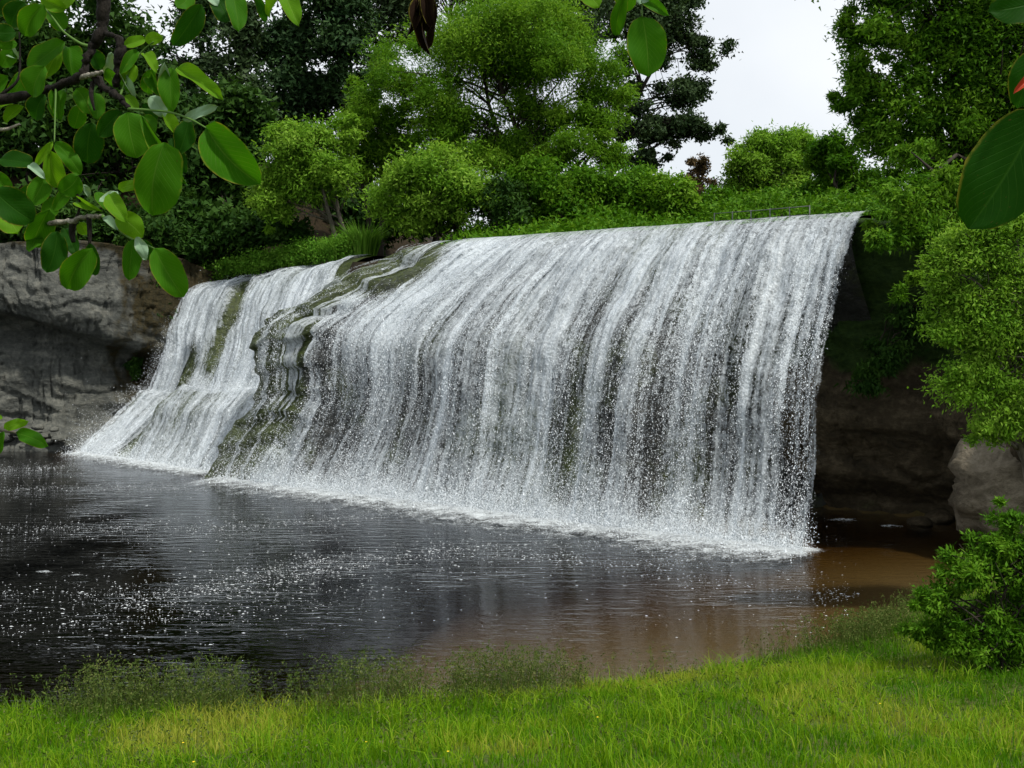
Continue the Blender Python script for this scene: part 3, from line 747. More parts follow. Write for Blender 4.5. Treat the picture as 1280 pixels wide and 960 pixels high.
def tree(name, label, cat, base, blobs, d, n_leaf, L, Wd, leafm, barkm="bark_dark", droop=0.3, n_clump=140, trunk_r=0.3, stems=1,
         sig=0.09, n_limb=26, group=None, depth=0.9, shell=0.45, up=0.6, lean=None, loose=0.16):
    """blobs: crown lobes as (px, py, rx, ry [, d]) in picture pixels at distance d"""
    base = np.asarray(base, float)
    root = empty(name, base, label, cat, group)
    C, R = [], []
    for bl in blobs:
        dd = bl[4] if len(bl) > 4 else d
        C.append(P(bl[0], bl[1], dd)); R.append(np.array([bl[2], bl[2] * depth, bl[3]]) / F * dd)
    C, R = np.array(C), np.array(R)
    wgt = (R.prod(1)) ** 0.66; wgt /= wgt.sum()
    bi = rng.choice(len(C), n_clump, p=wgt)
    # every lobe of the crown carries smaller billows, and a few sprays reach out beyond them
    nl = 9; ld_ = unit(rng.normal(0, 1, (len(C), nl, 3)) + np.array([0, -0.15, 0.25])); lr = rng.uniform(0.55, 1.02, (len(C), nl)); ls = rng.uniform(0.35, 0.62, (len(C), nl))
    lj = rng.integers(0, nl, n_clump)
    dirs = unit(rng.normal(0, 1, (n_clump, 3)))
    rad = rng.uniform(0, 1, n_clump) ** shell * ls[bi, lj]
    far = rng.uniform(size=n_clump) < loose
    rad = np.where(far, ls[bi, lj] * rng.uniform(1.0, 1.5, n_clump), rad)
    cent = C[bi] + (ld_[bi, lj] * lr[bi, lj][:, None] * 0.8 + dirs * rad[:, None]) * R[bi]
    core = rng.uniform(size=n_clump) < 0.36
    cent = np.where(core[:, None], C[bi] + dirs * R[bi] * (rng.uniform(0, 1, n_clump) ** 0.5 * 0.85)[:, None], cent)
    cm = (C * wgt[:, None]).sum(0)
    gz = ground_h(cent[:, 0], cent[:, 1]) + 0.1
    cent[:, 2] = np.maximum(cent[:, 2], gz)
    outw = unit(cent - (cm * 0.5 + C[bi] * 0.5))
    sg = sig * R[bi].mean(1) * 2.2 * rng.uniform(0.6, 1.25, n_clump) * np.where(far, 0.6, 1.0)
    V, Fa, t = leaf_cloud(cent, outw, sg, n_leaf, L, Wd, droop, up, d > 30)
    cr = obj("crown", mesh("crown", V - base, Fa, M[leafm], False, {"tint": t}), root)
    cr["kind"] = "stuff"
    # trunk and limbs
    top = C[np.argmax(C[:, 2])] * 0.6 + cm * 0.4
    tubes = []; tr_pts = []
    for s in range(stems):
        tp = top + rng.normal(0, 1, 3) * R.mean(0) * (0.45 if stems > 1 else 0.1)
        bs = base + np.array([rng.normal(0, 0.35), rng.normal(0, .35), 0]) * (stems > 1)
        bs[2] = base[2] - 0.3
        mid = (bs + tp) / 2 + rng.normal(0, 0.04, 3) * np.linalg.norm(tp - bs)
        if lean is not None: mid = np.array(lean, float)
        pt = catmull([bs, mid, tp], 9); pt[1:-1] += rng.normal(0, 0.06, (7, 3))
        rr = trunk_r / math.sqrt(stems) * np.linspace(1.15, 0.18, 9); rr[0] *= 1.35
        tubes.append(tube(pt, rr, 8)); tr_pts.append((pt, rr))
    V, Fa = join(tubes)
    tk = obj("trunk", mesh("trunk", V - base, Fa, M[barkm], True), root)
    lims = []
    pick = rng.choice(n_clump, min(n_limb, n_clump), replace=False)
    for i in pick:
        pt, rr = tr_pts[rng.integers(0, stems)]
        dz = cent[i][2] - pt[:, 2]; dist = np.linalg.norm(pt - cent[i], axis=1)
        sc_ = dist - 0.6 * np.clip(dz, -3, 6); j = int(np.argmin(sc_[1:8])) + 1
        a = pt[j]; e = cent[i]
        mid = (a + e) / 2 + np.array([0, 0, 0.12 * np.linalg.norm(e - a)]) + rng.normal(0, 0.06, 3) * np.linalg.norm(e - a)
        lp = catmull([a, mid, e], 6)
        lims.append(tube(lp, rr[j] * 0.5 * np.linspace(1, 0.12, 6) + 0.008, 5))
        for _ in range(2):
            j2 = rng.integers(2, 5); e2 = lp[j2] + rng.normal(0, 1, 3) * sg[i] * 2.0
            lims.append(tube(catmull([lp[j2], (lp[j2] + e2) / 2 + rng.normal(0, .05, 3), e2], 4), rr[j] * 0.2 * np.linspace(1, .2, 4) + 0.006, 4))
    V, Fa = join(lims)
    obj("limbs", mesh("limbs", V - base, Fa, M[barkm], True), root)["kind"] = "stuff"
    return root

def on_ground(px, d, dz=0.0):
    x = (px - 640) / F * d
    return (x, d, float(ground_h(x, d)) + dz)

# far dark conifers and gums behind
GC = "dark trees standing on the hill behind the willows"
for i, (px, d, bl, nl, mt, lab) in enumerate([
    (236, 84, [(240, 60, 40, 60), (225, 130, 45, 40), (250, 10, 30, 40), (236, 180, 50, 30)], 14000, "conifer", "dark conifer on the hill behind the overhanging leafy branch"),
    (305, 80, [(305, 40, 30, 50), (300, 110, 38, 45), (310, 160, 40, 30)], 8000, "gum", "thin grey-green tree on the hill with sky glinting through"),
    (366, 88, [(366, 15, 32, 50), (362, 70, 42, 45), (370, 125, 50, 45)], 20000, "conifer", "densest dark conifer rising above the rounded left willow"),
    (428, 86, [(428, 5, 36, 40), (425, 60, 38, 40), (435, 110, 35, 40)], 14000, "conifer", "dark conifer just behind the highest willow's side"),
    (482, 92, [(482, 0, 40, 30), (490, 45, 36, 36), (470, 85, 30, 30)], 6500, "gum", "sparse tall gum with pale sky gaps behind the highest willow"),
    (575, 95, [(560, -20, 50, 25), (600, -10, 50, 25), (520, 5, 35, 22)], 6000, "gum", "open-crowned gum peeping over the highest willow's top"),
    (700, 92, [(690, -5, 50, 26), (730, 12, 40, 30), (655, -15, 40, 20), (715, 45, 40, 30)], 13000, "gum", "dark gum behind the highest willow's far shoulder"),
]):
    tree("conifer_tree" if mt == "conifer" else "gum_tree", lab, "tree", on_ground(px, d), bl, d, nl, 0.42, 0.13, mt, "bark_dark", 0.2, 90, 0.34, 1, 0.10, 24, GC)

tree("gum_tree", "tall dark gum with an open crown and leaning trunk against the white sky", "tree", on_ground(748, 74),
     [(830, 45, 55, 36), (884, 70, 30, 24), (790, 25, 45, 36), (850, 112, 40, 20), (892, 168, 24, 15), (855, 158, 34, 18), (815, 165, 34, 28), (785, 150, 30, 40), (800, 200, 34, 16), (845, 10, 40, 24), (780, 90, 28, 30)],
     74, 34000, 0.26, 0.10, "gum", "bark_dark", 0.1, 210, 0.34, 1, 0.10, 60, None, 0.8, 0.6, lean=P(772, 180, 74))
tree("conifer_tree", "small rust-brown conifer beyond the lip between willow and gum", "tree", on_ground(872, 100), [(872, 206, 17, 14), (868, 232, 24, 18), (878, 250, 22, 16)], 100, 5000, 0.34, 0.10, "rust", "bark_dark", 0.0, 50, 0.3)

# dark wood at the left
GD = "dark bushy trees on the shaded bank"
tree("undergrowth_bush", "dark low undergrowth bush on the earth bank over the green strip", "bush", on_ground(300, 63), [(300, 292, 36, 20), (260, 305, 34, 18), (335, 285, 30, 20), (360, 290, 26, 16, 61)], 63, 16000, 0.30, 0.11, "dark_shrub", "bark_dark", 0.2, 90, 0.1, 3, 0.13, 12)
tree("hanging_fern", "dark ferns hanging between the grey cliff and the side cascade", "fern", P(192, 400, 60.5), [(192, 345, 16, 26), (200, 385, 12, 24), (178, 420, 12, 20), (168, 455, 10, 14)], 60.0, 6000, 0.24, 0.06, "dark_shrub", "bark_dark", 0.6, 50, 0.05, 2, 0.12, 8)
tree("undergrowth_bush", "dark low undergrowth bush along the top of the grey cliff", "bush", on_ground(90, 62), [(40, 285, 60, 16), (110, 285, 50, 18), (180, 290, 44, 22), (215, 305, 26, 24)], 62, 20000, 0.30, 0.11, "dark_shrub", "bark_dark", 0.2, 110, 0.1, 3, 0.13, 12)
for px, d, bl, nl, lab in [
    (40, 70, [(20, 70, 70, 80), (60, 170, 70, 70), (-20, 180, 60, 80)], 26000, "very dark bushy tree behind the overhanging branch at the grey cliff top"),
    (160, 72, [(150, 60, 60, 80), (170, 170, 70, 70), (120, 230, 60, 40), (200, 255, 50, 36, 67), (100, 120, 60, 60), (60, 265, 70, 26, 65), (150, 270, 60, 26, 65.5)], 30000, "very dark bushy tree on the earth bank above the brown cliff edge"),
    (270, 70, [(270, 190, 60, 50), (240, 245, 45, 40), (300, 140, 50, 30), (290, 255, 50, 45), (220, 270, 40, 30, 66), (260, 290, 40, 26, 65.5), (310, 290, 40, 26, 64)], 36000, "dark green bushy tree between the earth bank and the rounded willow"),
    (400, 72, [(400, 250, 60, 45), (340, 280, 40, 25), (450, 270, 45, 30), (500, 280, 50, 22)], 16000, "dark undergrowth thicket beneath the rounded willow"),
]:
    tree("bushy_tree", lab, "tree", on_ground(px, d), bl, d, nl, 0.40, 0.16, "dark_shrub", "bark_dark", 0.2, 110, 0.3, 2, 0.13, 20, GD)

# willows
tree("willow_tree", "large rounded bright green willow, highest of the trees behind the lip", "tree", on_ground(700, 63),
     [(600, 62, 112, 55), (695, 80, 85, 60), (525, 100, 60, 55), (748, 130, 44, 66), (560, 155, 80, 50), (655, 165, 70, 42), (480, 125, 42, 44), (640, 42, 95, 42), (755, 195, 40, 44), (610, 200, 90, 34), (700, 205, 70, 36)],
     62, 160000, 0.25, 0.040, "willow", "bark_dark", 0.35, 330, 0.55, 4, 0.085, 60, None, 0.85, 0.36)
tree("willow_tree", "rounded pale willow standing over the grass strip and side cascade", "tree", on_ground(446, 60),
     [(375, 180, 52, 38), (352, 225, 42, 40), (400, 220, 52, 42), (340, 260, 34, 20), (425, 165, 28, 26)],
     59, 38000, 0.24, 0.055, "willow_light", "bark_pale", 0.3, 150, 0.26, 3, 0.09, 30)
tree("willow_tree", "slender mid green willow filling the gap between the rounded one and the highest one", "tree", on_ground(470, 64),
     [(448, 140, 30, 40), (470, 185, 42, 36), (500, 160, 34, 36), (450, 215, 30, 28)],
     64, 22000, 0.26, 0.055, "willow", "bark_dark", 0.3, 90, 0.24, 2, 0.09, 20)
tree("willow_bush", "low spreading pale willow bush at the water's edge above the mossy shoulder", "bush", on_ground(545, 55),
     [(545, 225, 68, 32), (500, 250, 42, 34), (590, 245, 46, 36), (540, 270, 56, 24)],
     55, 36000, 0.23, 0.055, "willow_light", "bark_dark", 0.3, 150, 0.2, 4, 0.10, 26)
GS = "bushes along the upstream bank behind the lip"
for px, d, bl, nl, mt, lab in [
    (625, 54, [(625, 255, 30, 32), (645, 275, 30, 20)], 11000, "dark_shrub", "dark low bush next to the spreading pale willow bush"),
    (665, 56, [(665, 235, 38, 34), (690, 268, 34, 20)], 16000, "shrub", "green bush under the highest willow's trunks"),
    (725, 55, [(725, 240, 42, 36), (745, 268, 40, 18)], 19000, "shrub", "wide green bush at the foot of the leaning gum"),
    (790, 56, [(785, 245, 42, 32), (800, 265, 34, 18)], 16000, "shrub", "green bush in front of the leaning gum's lowest branches"),
    (835, 54, [(838, 248, 32, 30), (856, 262, 26, 16)], 13000, "willow", "light feathery bush under the rust-brown conifer"),
    (965, 66, [(960, 256, 50, 15), (1005, 254, 30, 15), (920, 258, 34, 14), (1050, 256, 36, 12)], 15000, "shrub", "low green hedge-like bush seen through the metal railing"),
    (884, 60, [(884, 252, 22, 16), (905, 258, 22, 12)], 7000, "shrub", "small green bush by the end of the metal railing"),
]:
    tree("bank_bush", lab, "bush", on_ground(px, d), bl, d, nl, 0.24, 0.065, mt, "bark_dark", 0.2, 70, 0.12, 3, 0.11, 14, GS)
tree("willow_tree", "pale yellow-green willow behind the metal railing", "tree", on_ground(962, 72),
     [(960, 180, 44, 22), (1000, 185, 34, 26), (965, 196, 50, 30), (935, 215, 40, 34), (990, 215, 42, 38), (955, 240, 56, 24), (912, 240, 26, 22), (1015, 190, 26, 26)],
     72, 46000, 0.28, 0.06, "willow_light", "bark_dark", 0.3, 120, 0.3, 2, 0.09, 30)
tree("willow_tree", "darker willow between the railing and the tallest overhanging willow", "tree", on_ground(1048, 60),
     [(1042, 195, 32, 30), (1058, 228, 38, 38), (1030, 245, 30, 22), (1078, 248, 28, 24)],
     60, 30000, 0.26, 0.06, "willow_deep", "bark_dark", 0.3, 90, 0.25, 2, 0.10, 20)

nu_ = 1500; ux = rng.uniform(-3, 21, nu_); uy = rng.uniform(0, 1, nu_) * 14 + 45.5 - 0.25 * ux
uc = np.column_stack([ux, uy, ground_h(ux, uy) + rng.uniform(0.0, 0.75, nu_)])
V, Fa, t = leaf_cloud(uc, np.zeros_like(uc), rng.uniform(0.2, 0.5, nu_), 42000, 0.26, 0.07, 0.1, 0.8, True)
obj("undergrowth", mesh("undergrowth", V, Fa, M["shrub"], False, {"tint": t}), label="low green undergrowth covering the upstream bank behind the lip", cat="undergrowth", kind="stuff")
# right-hand trees
tree("willow_tree", "tall leafy willow overhanging the dark alcove and the end of the lip", "tree", (17.0, 38.5, 10.0),
     [(1300, 60, 120, 90), (1280, 260, 60, 60, 33), (1075, 60, 38, 48), (1058, 110, 36, 34), (1085, 150, 34, 34), (1120, 30, 70, 50), (1200, 50, 90, 80), (1140, 140, 55, 60), (1220, 160, 80, 80), (1150, 215, 55, 55),
      (1100, 262, 18, 26, 31.8), (1091, 276, 9, 20, 33.3), (1130, 235, 40, 30, 33), (1175, 235, 44, 34, 33), (1130, 195, 40, 30, 35), (1085, 105, 42, 40), (1110, 165, 44, 34), (1104, 305, 20, 34, 31.8), (1122, 285, 26, 44, 32.2), (1140, 345, 24, 24, 32), (1150, 300, 36, 34, 32.5), (1180, 265, 55, 45, 32.5), (1110, 230, 24, 24, 33), (1260, 120, 60, 90), (1250, 240, 60, 50), (1350, 130, 100, 120), (1060, 20, 30, 40), (1120, -60, 110, 60), (1280, -40, 140, 70)],
     37, 190000, 0.19, 0.042, "willow_deep2", "bark_dark", 0.45, 560, 0.5, 3, 0.095, 70, None, 0.6, 0.40)
tree("willow_tree", "pale green willow with drooping leafy boughs in front of the alcove wall", "tree", on_ground(1345, 24),
     [(1215, 320, 48, 38), (1245, 285, 44, 34), (1182, 375, 34, 30), (1232, 405, 58, 44), (1190, 420, 34, 28), (1215, 480, 44, 36), (1255, 505, 46, 40), (1262, 360, 40, 50), (1320, 400, 60, 110), (1240, 545, 36, 24), (1170, 335, 24, 24)],
     23, 56000, 0.115, 0.022, "willow_light", "bark_pale", 0.5, 420, 0.2, 2, 0.11, 60, None, 0.7, 0.6)
tree("fern_leaved_bush", "leafy green bush overhanging the water at the end of the grass bank", "bush", on_ground(1262, 17.5),
     [(1215, 715, 46, 26), (1262, 670, 40, 34), (1175, 745, 34, 16), (1250, 770, 50, 32), (1300, 730, 50, 70), (1155, 785, 28, 14), (1200, 780, 40, 22), (1240, 690, 30, 20), (1240, 800, 60, 22), (1180, 800, 36, 14)],
     17.5, 34000, 0.11, 0.019, "shrub", "bark_dark", 0.3, 260, 0.05, 7, 0.085, 90, None, 0.9, 0.8, loose=0.45)
# hanging ferns on the alcove wall
tree("hanging_fern", "dark green ferns hanging down the mossy alcove wall", "fern", P(1105, 440, 35.0), [(1105, 440, 30, 30), (1135, 400, 28, 40), (1085, 470, 22, 24), (1150, 330, 26, 26)], 34.6, 6000, 0.20, 0.04, "dark_shrub", "bark_dark", 0.8, 60, 0.05, 2, 0.12, 10, None, 0.6)

# ------------------------------------------------------------------ grass and ground cover
def blades(xy, z, h, w, bend, tint, name, mat, label, az=None):
    n = len(xy); p0 = np.column_stack([xy, z - 0.02])
    a = rng.uniform(0, 2 * np.pi, n) if az is None else az
    ld = np.column_stack([np.cos(a), np.sin(a), np.zeros(n)])
    f = rng.uniform(0, 2 * np.pi, n); sd = np.column_stack([np.cos(f), np.sin(f), np.zeros(n)]) * w[:, None]
    upv = np.array([0, 0, 1.0])
    p1 = p0 + upv * (h * 0.55)[:, None] + ld * (bend * h * 0.22)[:, None]
    p2 = p0 + upv * (h * (1 - 0.25 * bend))[:, None] + ld * (bend * h * 0.75)[:, None]
    V = np.stack([p0 - sd, p0 + sd, p1 - sd * 0.8, p1 + sd * 0.8, p2], 1).reshape(-1, 3)
    i = np.arange(n)[:, None] * 5
    Fa = np.concatenate([i + np.array([[0, 1, 3]]), i + np.array([[0, 3, 2]]), i + np.array([[2, 3, 4]])], 0)
    return obj(name, mesh(name, V, Fa, mat, False, {"tint": np.repeat(tint, 5)}), label=label, cat="grass", kind="stuff")
M["grass"] = leaf_mat("grass_blades", (0.06, 0.18, 0.004), (0.175, 0.31, 0.008), (0.33, 0.345, 0.05), 0.4, 0.6, 0.08)
M["seed"] = leaf_mat("seeding_grass", (0.03, 0.06, 0.010), (0.07, 0.11, 0.02), (0.17, 0.18, 0.06), 0.25, 0.7, 0.08)
M["reed"] = leaf_mat("bank_herbs", (0.05, 0.15, 0.012), (0.10, 0.24, 0.02), (0.17, 0.32, 0.04), 0.35)

NB = 165000
d = np.sqrt(rng.uniform(8.6 ** 2, 27 ** 2, NB)); x = rng.uniform(-0.66, 0.66, NB) * d
hg = ground_h(x, d); dn = dist_poly(x, d, near_shore)
keep = (hg > 0.03) & (rng.uniform(size=NB) < np.clip(0.3 + dn * 0.9, 0, 1)) & (d < 25)
x, d, hg, dn = x[keep], d[keep], hg[keep], dn[keep]
pt = fbm(x * 0.45, d * 0.45, 0, 3, 44); pt2 = fbm(x * 1.6, d * 1.6, 0, 3, 46)
left = sstep(3, -4, x)
h = rng.uniform(0.08, 0.27, len(x)) * (0.35 + 1.25 * pt2) * (1 + 0.7 * left * sstep(4, 1, dn))
tint = np.clip(0.75 * sstep(0.35, 0.66, pt) + 0.5 * (pt2 - 0.3) + rng.normal(0, 0.18, len(x)) + 0.02 - 0.25 * sstep(2, 7, x), 0, 1)
blades(np.column_stack([x, d]), hg, h, rng.uniform(0.004, 0.009, len(x)), rng.uniform(0.15, 1.0, len(x)), tint, "grass", M["grass"],
       "bright yellow-green meadow grass on the bank before the pool")
# taller tufts scattered through the turf
k = 190; cx = rng.uniform(-7.5, 7.5, k); cd = rng.uniform(10.0, 18.5, k)
n = 45 * k; ii = rng.integers(0, k, n); x = cx[ii] + rng.normal(0, 0.12, n); d = cd[ii] + rng.normal(0, 0.12, n)
hg = ground_h(x, d); ok = hg > 0.03; x, d, hg = x[ok], d[ok], hg[ok]
blades(np.column_stack([x, d]), hg, rng.uniform(0.18, 0.5, len(x)) * (0.6 + 0.7 * vnoise(x * 1.3, d * 1.3, 0, 5)), rng.uniform(0.004, 0.009, len(x)), rng.uniform(0.4, 1.4, len(x)),
       np.clip(rng.normal(0.4, 0.2, len(x)), 0, 1), "grass_tufts", M["grass"], "taller arching grass tufts scattered through the bank turf")

# seeding grass and weeds along the water's edge
n = 7200
sx = np.concatenate([rng.uniform(-8, 8, 1500), rng.uniform(-9.5, 1.2, 4300), rng.uniform(1, 7.6, 300), rng.normal(7.6, 0.9, 1100)])
shy = np.interp(sx, near_shore[:, 0], near_shore[:, 1]); sd_ = shy - np.where(np.arange(n) < 1500, rng.uniform(0.3, 8.0, n), np.abs(rng.normal(0.1, 0.9, n)))
clump = fbm(sx * 0.8, sd_ * 0.5, 0, 3, 77); ok = (clump > 0.47) | (sx > 6.3); hf = np.where(np.arange(n) < 1500, 0.55, 1.0)[ok]
sx, sd_ = sx[ok], sd_[ok]; hg = np.maximum(ground_h(sx, sd_), -0.02); n = len(sx)
hh = rng.uniform(0.3, 0.95, n) * np.where(sx > 1, 0.75, 1) * (0.55 + 0.9 * clump[ok]) * hf
az = rng.uniform(0, 2 * np.pi, n)
bend = rng.uniform(0.1, 0.5, n)
ld = np.column_stack([np.cos(az), np.sin(az), np.zeros(n)])
blades(np.column_stack([sx, sd_]), hg, hh, np.full(n, 0.0035), bend, rng.uniform(0.1, 0.8, n), "seeding_grass", M["seed"], "tall seeding grass stalks along the pool's near edge", az)
tip = np.column_stack([sx, sd_, hg - 0.02]) + np.array([0, 0, 1.0]) * (hh * (1 - .25 * bend))[:, None] + ld * (bend * hh * .75)[:, None]
cent = np.repeat(tip, 7, 0) + rng.normal(0, 1, (n * 7, 3)) * np.array([0.025, 0.025, 0.06]) - np.array([0, 0, 0.05])
V, Fa, t = leaf_cloud(cent, np.zeros_like(cent), np.full(len(cent), 0.008), len(cent), 0.045, 0.010, 0.4)
obj("grass_seed_heads", mesh("grass_seed_heads", V, Fa, M["seed"], False, {"tint": t}), label="feathery seed heads of the tall grass at the pool's near edge", cat="grass", kind="stuff")
# broad weeds low on the edge
wc = []
for _ in range(80):
    a = rng.uniform(-9, 0.5); y = np.interp(a, near_shore[:, 0], near_shore[:, 1]) - rng.uniform(-0.3, 1.6)
    wc.append((a, y, max(float(ground_h(a, y)), 0) + rng.uniform(0.1, 0.32)))
wc = np.array(wc)
V, Fa, t = leaf_cloud(wc, np.zeros_like(wc), rng.uniform(0.12, 0.34, len(wc)), 3400, 0.09, 0.012, 0.0)
obj("water_weeds", mesh("water_weeds", V, Fa, M["seed"], False, {"tint": t * 0.7}), label="tangled olive weeds low on the pool's near edge", cat="weeds", kind="stuff")

# green strip above the side cascade
q = np.array([(236, 348), (262, 342), (300, 333), (340, 325), (378, 318), (410, 314), (440, 308)], float)
c = catmull(q, 120); gc = []
for _ in range(700):
    i = rng.integers(0, 120); dd = np.interp(c[i, 0], [236, 440], [63.5, 55.5]) + rng.uniform(0, 3.0)
    gc.append(P(c[i, 0], c[i, 1] + rng.uniform(-12, 8), dd))
gc = np.array(gc)
V, Fa, t = leaf_cloud(gc, np.zeros_like(gc), rng.uniform(0.15, 0.35, len(gc)), 22000, 0.16, 0.05, 0.0, 1.0)
obj("ground_cover", mesh("ground_cover", V, Fa, M["reed"], False, {"tint": t}), label="bright green ground cover along the top of the side cascade", cat="ground cover", kind="stuff")
for i, (px, py, d, r, hgt, lab) in enumerate([(376, 316, 60, 0.7, 1.2, "upright green herb tuft at the top of the side cascade"), (425, 312, 57, 1.0, 1.3, "bushy pale reed clump on the lip by the mossy shoulder"),
                                  (455, 304, 57, 1.2, 1.9, "taller reed clump leaning beside the spreading willow bush")]):
    b0 = P(px, py, d); b0[2] = min(b0[2], float(ground_h(b0[0], b0[1])) + 0.15) if i == 0 else b0[2] - 0.7; hgt += 0.5; k = 420
    a = rng.uniform(0, 2 * np.pi, k); rr = np.sqrt(rng.uniform(0, 1, k)) * r * 0.6
    root = empty("reed_clump", b0, lab, "reeds", "reed clumps above the side cascade")
    xy = np.column_stack([rr * np.cos(a), rr * np.sin(a)])
    h = rng.uniform(0.5, 1.0, k) * hgt
    o = blades(xy, np.zeros(k), h, rng.uniform(0.02, 0.045, k), rng.uniform(0.2, 1.0, k), rng.uniform(0.2, 1, k), "blades", M["reed"], None, a)
    o.parent = root; del o["category"]

# buttercups
b = N("yellow_petals"); M["yellow"] = b.done(b.pbsdf((0.75, 0.55, 0.02), 0.5, 0.3))
b = N("flower_stem"); M["stem"] = b.done(b.pbsdf((0.07, 0.15, 0.02), 0.6, 0.3))
th = np.arange(10) * 2 * np.pi / 10; r = np.where(np.arange(10) % 2 == 0, 0.016, 0.010)
fv = np.vstack([np.column_stack([r * np.cos(th), r * np.sin(th), np.full(10, 0.008)]), [[0, 0, 0]]])
fm_ = mesh("flower_head", fv, np.array([(j, (j + 1) % 10, 10) for j in range(10)]), M["yellow"])
sv, sf = tube([(0, 0, -0.26), (0.01, 0, -0.1), (0, 0, 0)], [0.002, 0.002, 0.0015], 5)
sm_ = mesh("stem", sv, sf, M["stem"])
for px, py in [(229, 929), (242, 953), (458, 928), (747, 897), (1100, 880), (560, 940)]:
    dd = 9.0
    for _ in range(40):
        pp = P(px, py, dd)
        if pp[2] - float(ground_h(pp[0], pp[1])) < 0.22: break
        dd += 0.2
    r_ = empty("buttercup", pp, "tiny yellow buttercup standing in the bank grass", "flower", "buttercups in the grass")
    obj("flower_head", fm_, r_); obj("stem", sm_, r_)

# ------------------------------------------------------------------ metal railing upstream
b = N("galvanised_rail"); pos = b.pos()
M["rail"] = b.done(b.pbsdf(b.ramp(b.noise(pos, 8, 3), [(0.3, (0.045, 0.05, 0.052)), (0.7, (0.11, 0.12, 0.12))]), 0.45, 0.5))
ra, rb_ = P(893, 267, 47.0), P(1012, 257.5, 44.0)
root = empty("railing", (ra[0], ra[1], ra[2] - 1.3), "thin grey metal railing with two rails just behind the lip", "railing")
org = np.array(root.location)
for k in range(6):
    c = ra + (rb_ - ra) * k / 5
    v, f = tube([c + (0, 0, -1.4), c + (0, 0, 0.03)], [0.024, 0.024], 8)
    obj("post", mesh("post", v - org, f, M["rail"], True), root)
for dz in (0.0, -0.36):
    v, f = tube([ra + (0, 0, dz), (ra + rb_) / 2 + (0, 0, dz - 0.015), rb_ + (0, 0, dz)], [0.019] * 3, 8)
    obj("rail", mesh("rail", v - org, f, M["rail"], True), root)

# ------------------------------------------------------------------ overhanging broadleaf trees by the camera
def big_leaf_mat(name, c0, c1, vein, transl=0.42, rough=0.55):
    b = N(name); uv = b.attr("leafuv").outputs["Vector"]
    oi = b.n("ShaderNodeObjectInfo").outputs["Random"]
    sp = b.n("ShaderNodeSeparateXYZ"); b.l(uv, sp.inputs[0])
    ax = b.math('ABSOLUTE', sp.outputs[0])
    mid = b.ramp(ax, [(0.0, 1.0), (0.055, 0.0)])
    ph = b.math('ADD', b.math('MULTIPLY', sp.outputs[1], 11.0), b.math('MULTIPLY', ax, -4.6))
    fr = b.math('ABSOLUTE', b.math('SUBTRACT', b.math('FRACT', ph), 0.5))
    side = b.math('MULTIPLY', b.ramp(fr, [(0.0, 0.55), (0.09, 0.0)]), b.ramp(ax, [(0.6, 1.0), (0.95, 0.0)]))
    mot = b.noise(b.mapv(uv, (2.2, 3.5, 1)), 1.6, 4, 0.6)
    c = b.mix(b.math('ADD', b.math('MULTIPLY', mot, 0.7), b.math('MULTIPLY', oi, 0.4)), c0, c1)
    c = b.mix(b.math('MULTIPLY', b.math('MAXIMUM', mid, side), 0.55), c, vein)
    edge = b.math('MULTIPLY', b.ramp(ax, [(0.90, 0.0), (1.0, 1.0)]), b.ramp(mot, [(0.45, 0.0), (0.6, 0.9)]))
    c = b.mix(edge, c, (0.22, 0.20, 0.03))
    spt = b.noise(b.mapv(uv, (5, 9, 1)), 2.2, 2, 0.5)
    c = b.mix(b.ramp(spt, [(0.70, 0.0), (0.74, 0.8)]), c, (0.09, 0.06, 0.02))
    p = b.pbsdf(c, rough, 0.07, b.bump(b.math('MAXIMUM', mid, side), 0.35, 0.004))
    t = b.n("ShaderNodeBsdfTranslucent"); b.l(b.mix(1.0, c, (1.3, 1.3, 0.5), 'MULTIPLY'), t.inputs[0])
    m = b.n("ShaderNodeMixShader"); m.inputs[0].default_value = transl
    b.l(p.outputs[0], m.inputs[1]); b.l(t.outputs[0], m.inputs[2]); return b.done(m)
LM = [big_leaf_mat("dark_leaf", (0.008, 0.045, 0.003), (0.016, 0.075, 0.004), (0.04, 0.12, 0.015)),
      big_leaf_mat("green_leaf", (0.025, 0.115, 0.003), (0.05, 0.165, 0.006), (0.11, 0.23, 0.03)),
      big_leaf_mat("young_leaf", (0.07, 0.20, 0.006), (0.13, 0.28, 0.012), (0.20, 0.34, 0.05)),
      big_leaf_mat("pale_grey_leaf", (0.16, 0.27, 0.16), (0.26, 0.38, 0.26), (0.32, 0.42, 0.30), 0.15, 0.3),  # paler, greyer green than the other leaf tones
      big_leaf_mat("withered_leaf", (0.010, 0.006, 0.004), (0.028, 0.015, 0.009), (0.03, 0.018, 0.012), 0.03, 0.7)]

def leaf_mesh(mat, fold, curl, wave, seed):
    nt_, ns = 15, 9
    t = np.linspace(0, 1, nt_)[:, None]; s = np.linspace(-1, 1, ns)[None]
    w = np.sqrt(np.clip(1 - (2 * np.clip(t, 0, 1) ** 0.93 - 1) ** 2, 0, 1)) * (0.93 + 0.12 * np.sin(np.pi * t))
    w = w * (1 + 0.05 * (vnoise(t * 9, s * 2 + 3, 0, seed) - 0.5)) + 0.004
    x = 0.5 * s * w; y = t + 0 * s
    z = fold * np.abs(s) * w * 0.5 - curl * (t - 0.3) ** 2 + wave * np.sin(t * 9 + seed + 2 * s) * np.abs(s) * 0.12
    x = x * (1 - 0.25 * fold) + 0.09 * np.sin(np.pi * t) * (1 if seed % 2 else -1) * (0.4 + 0.3 * seed)
    V = np.stack([x + 0 * t, y, z + 0 * x], -1).reshape(-1, 3)
    uv = np.stack([s + 0 * t, t + 0 * s, 0 * (s + t)], -1).reshape(-1, 3)
    return mesh("leaf", V, grid_faces(nt_, ns), mat, True, {"leafuv": uv})
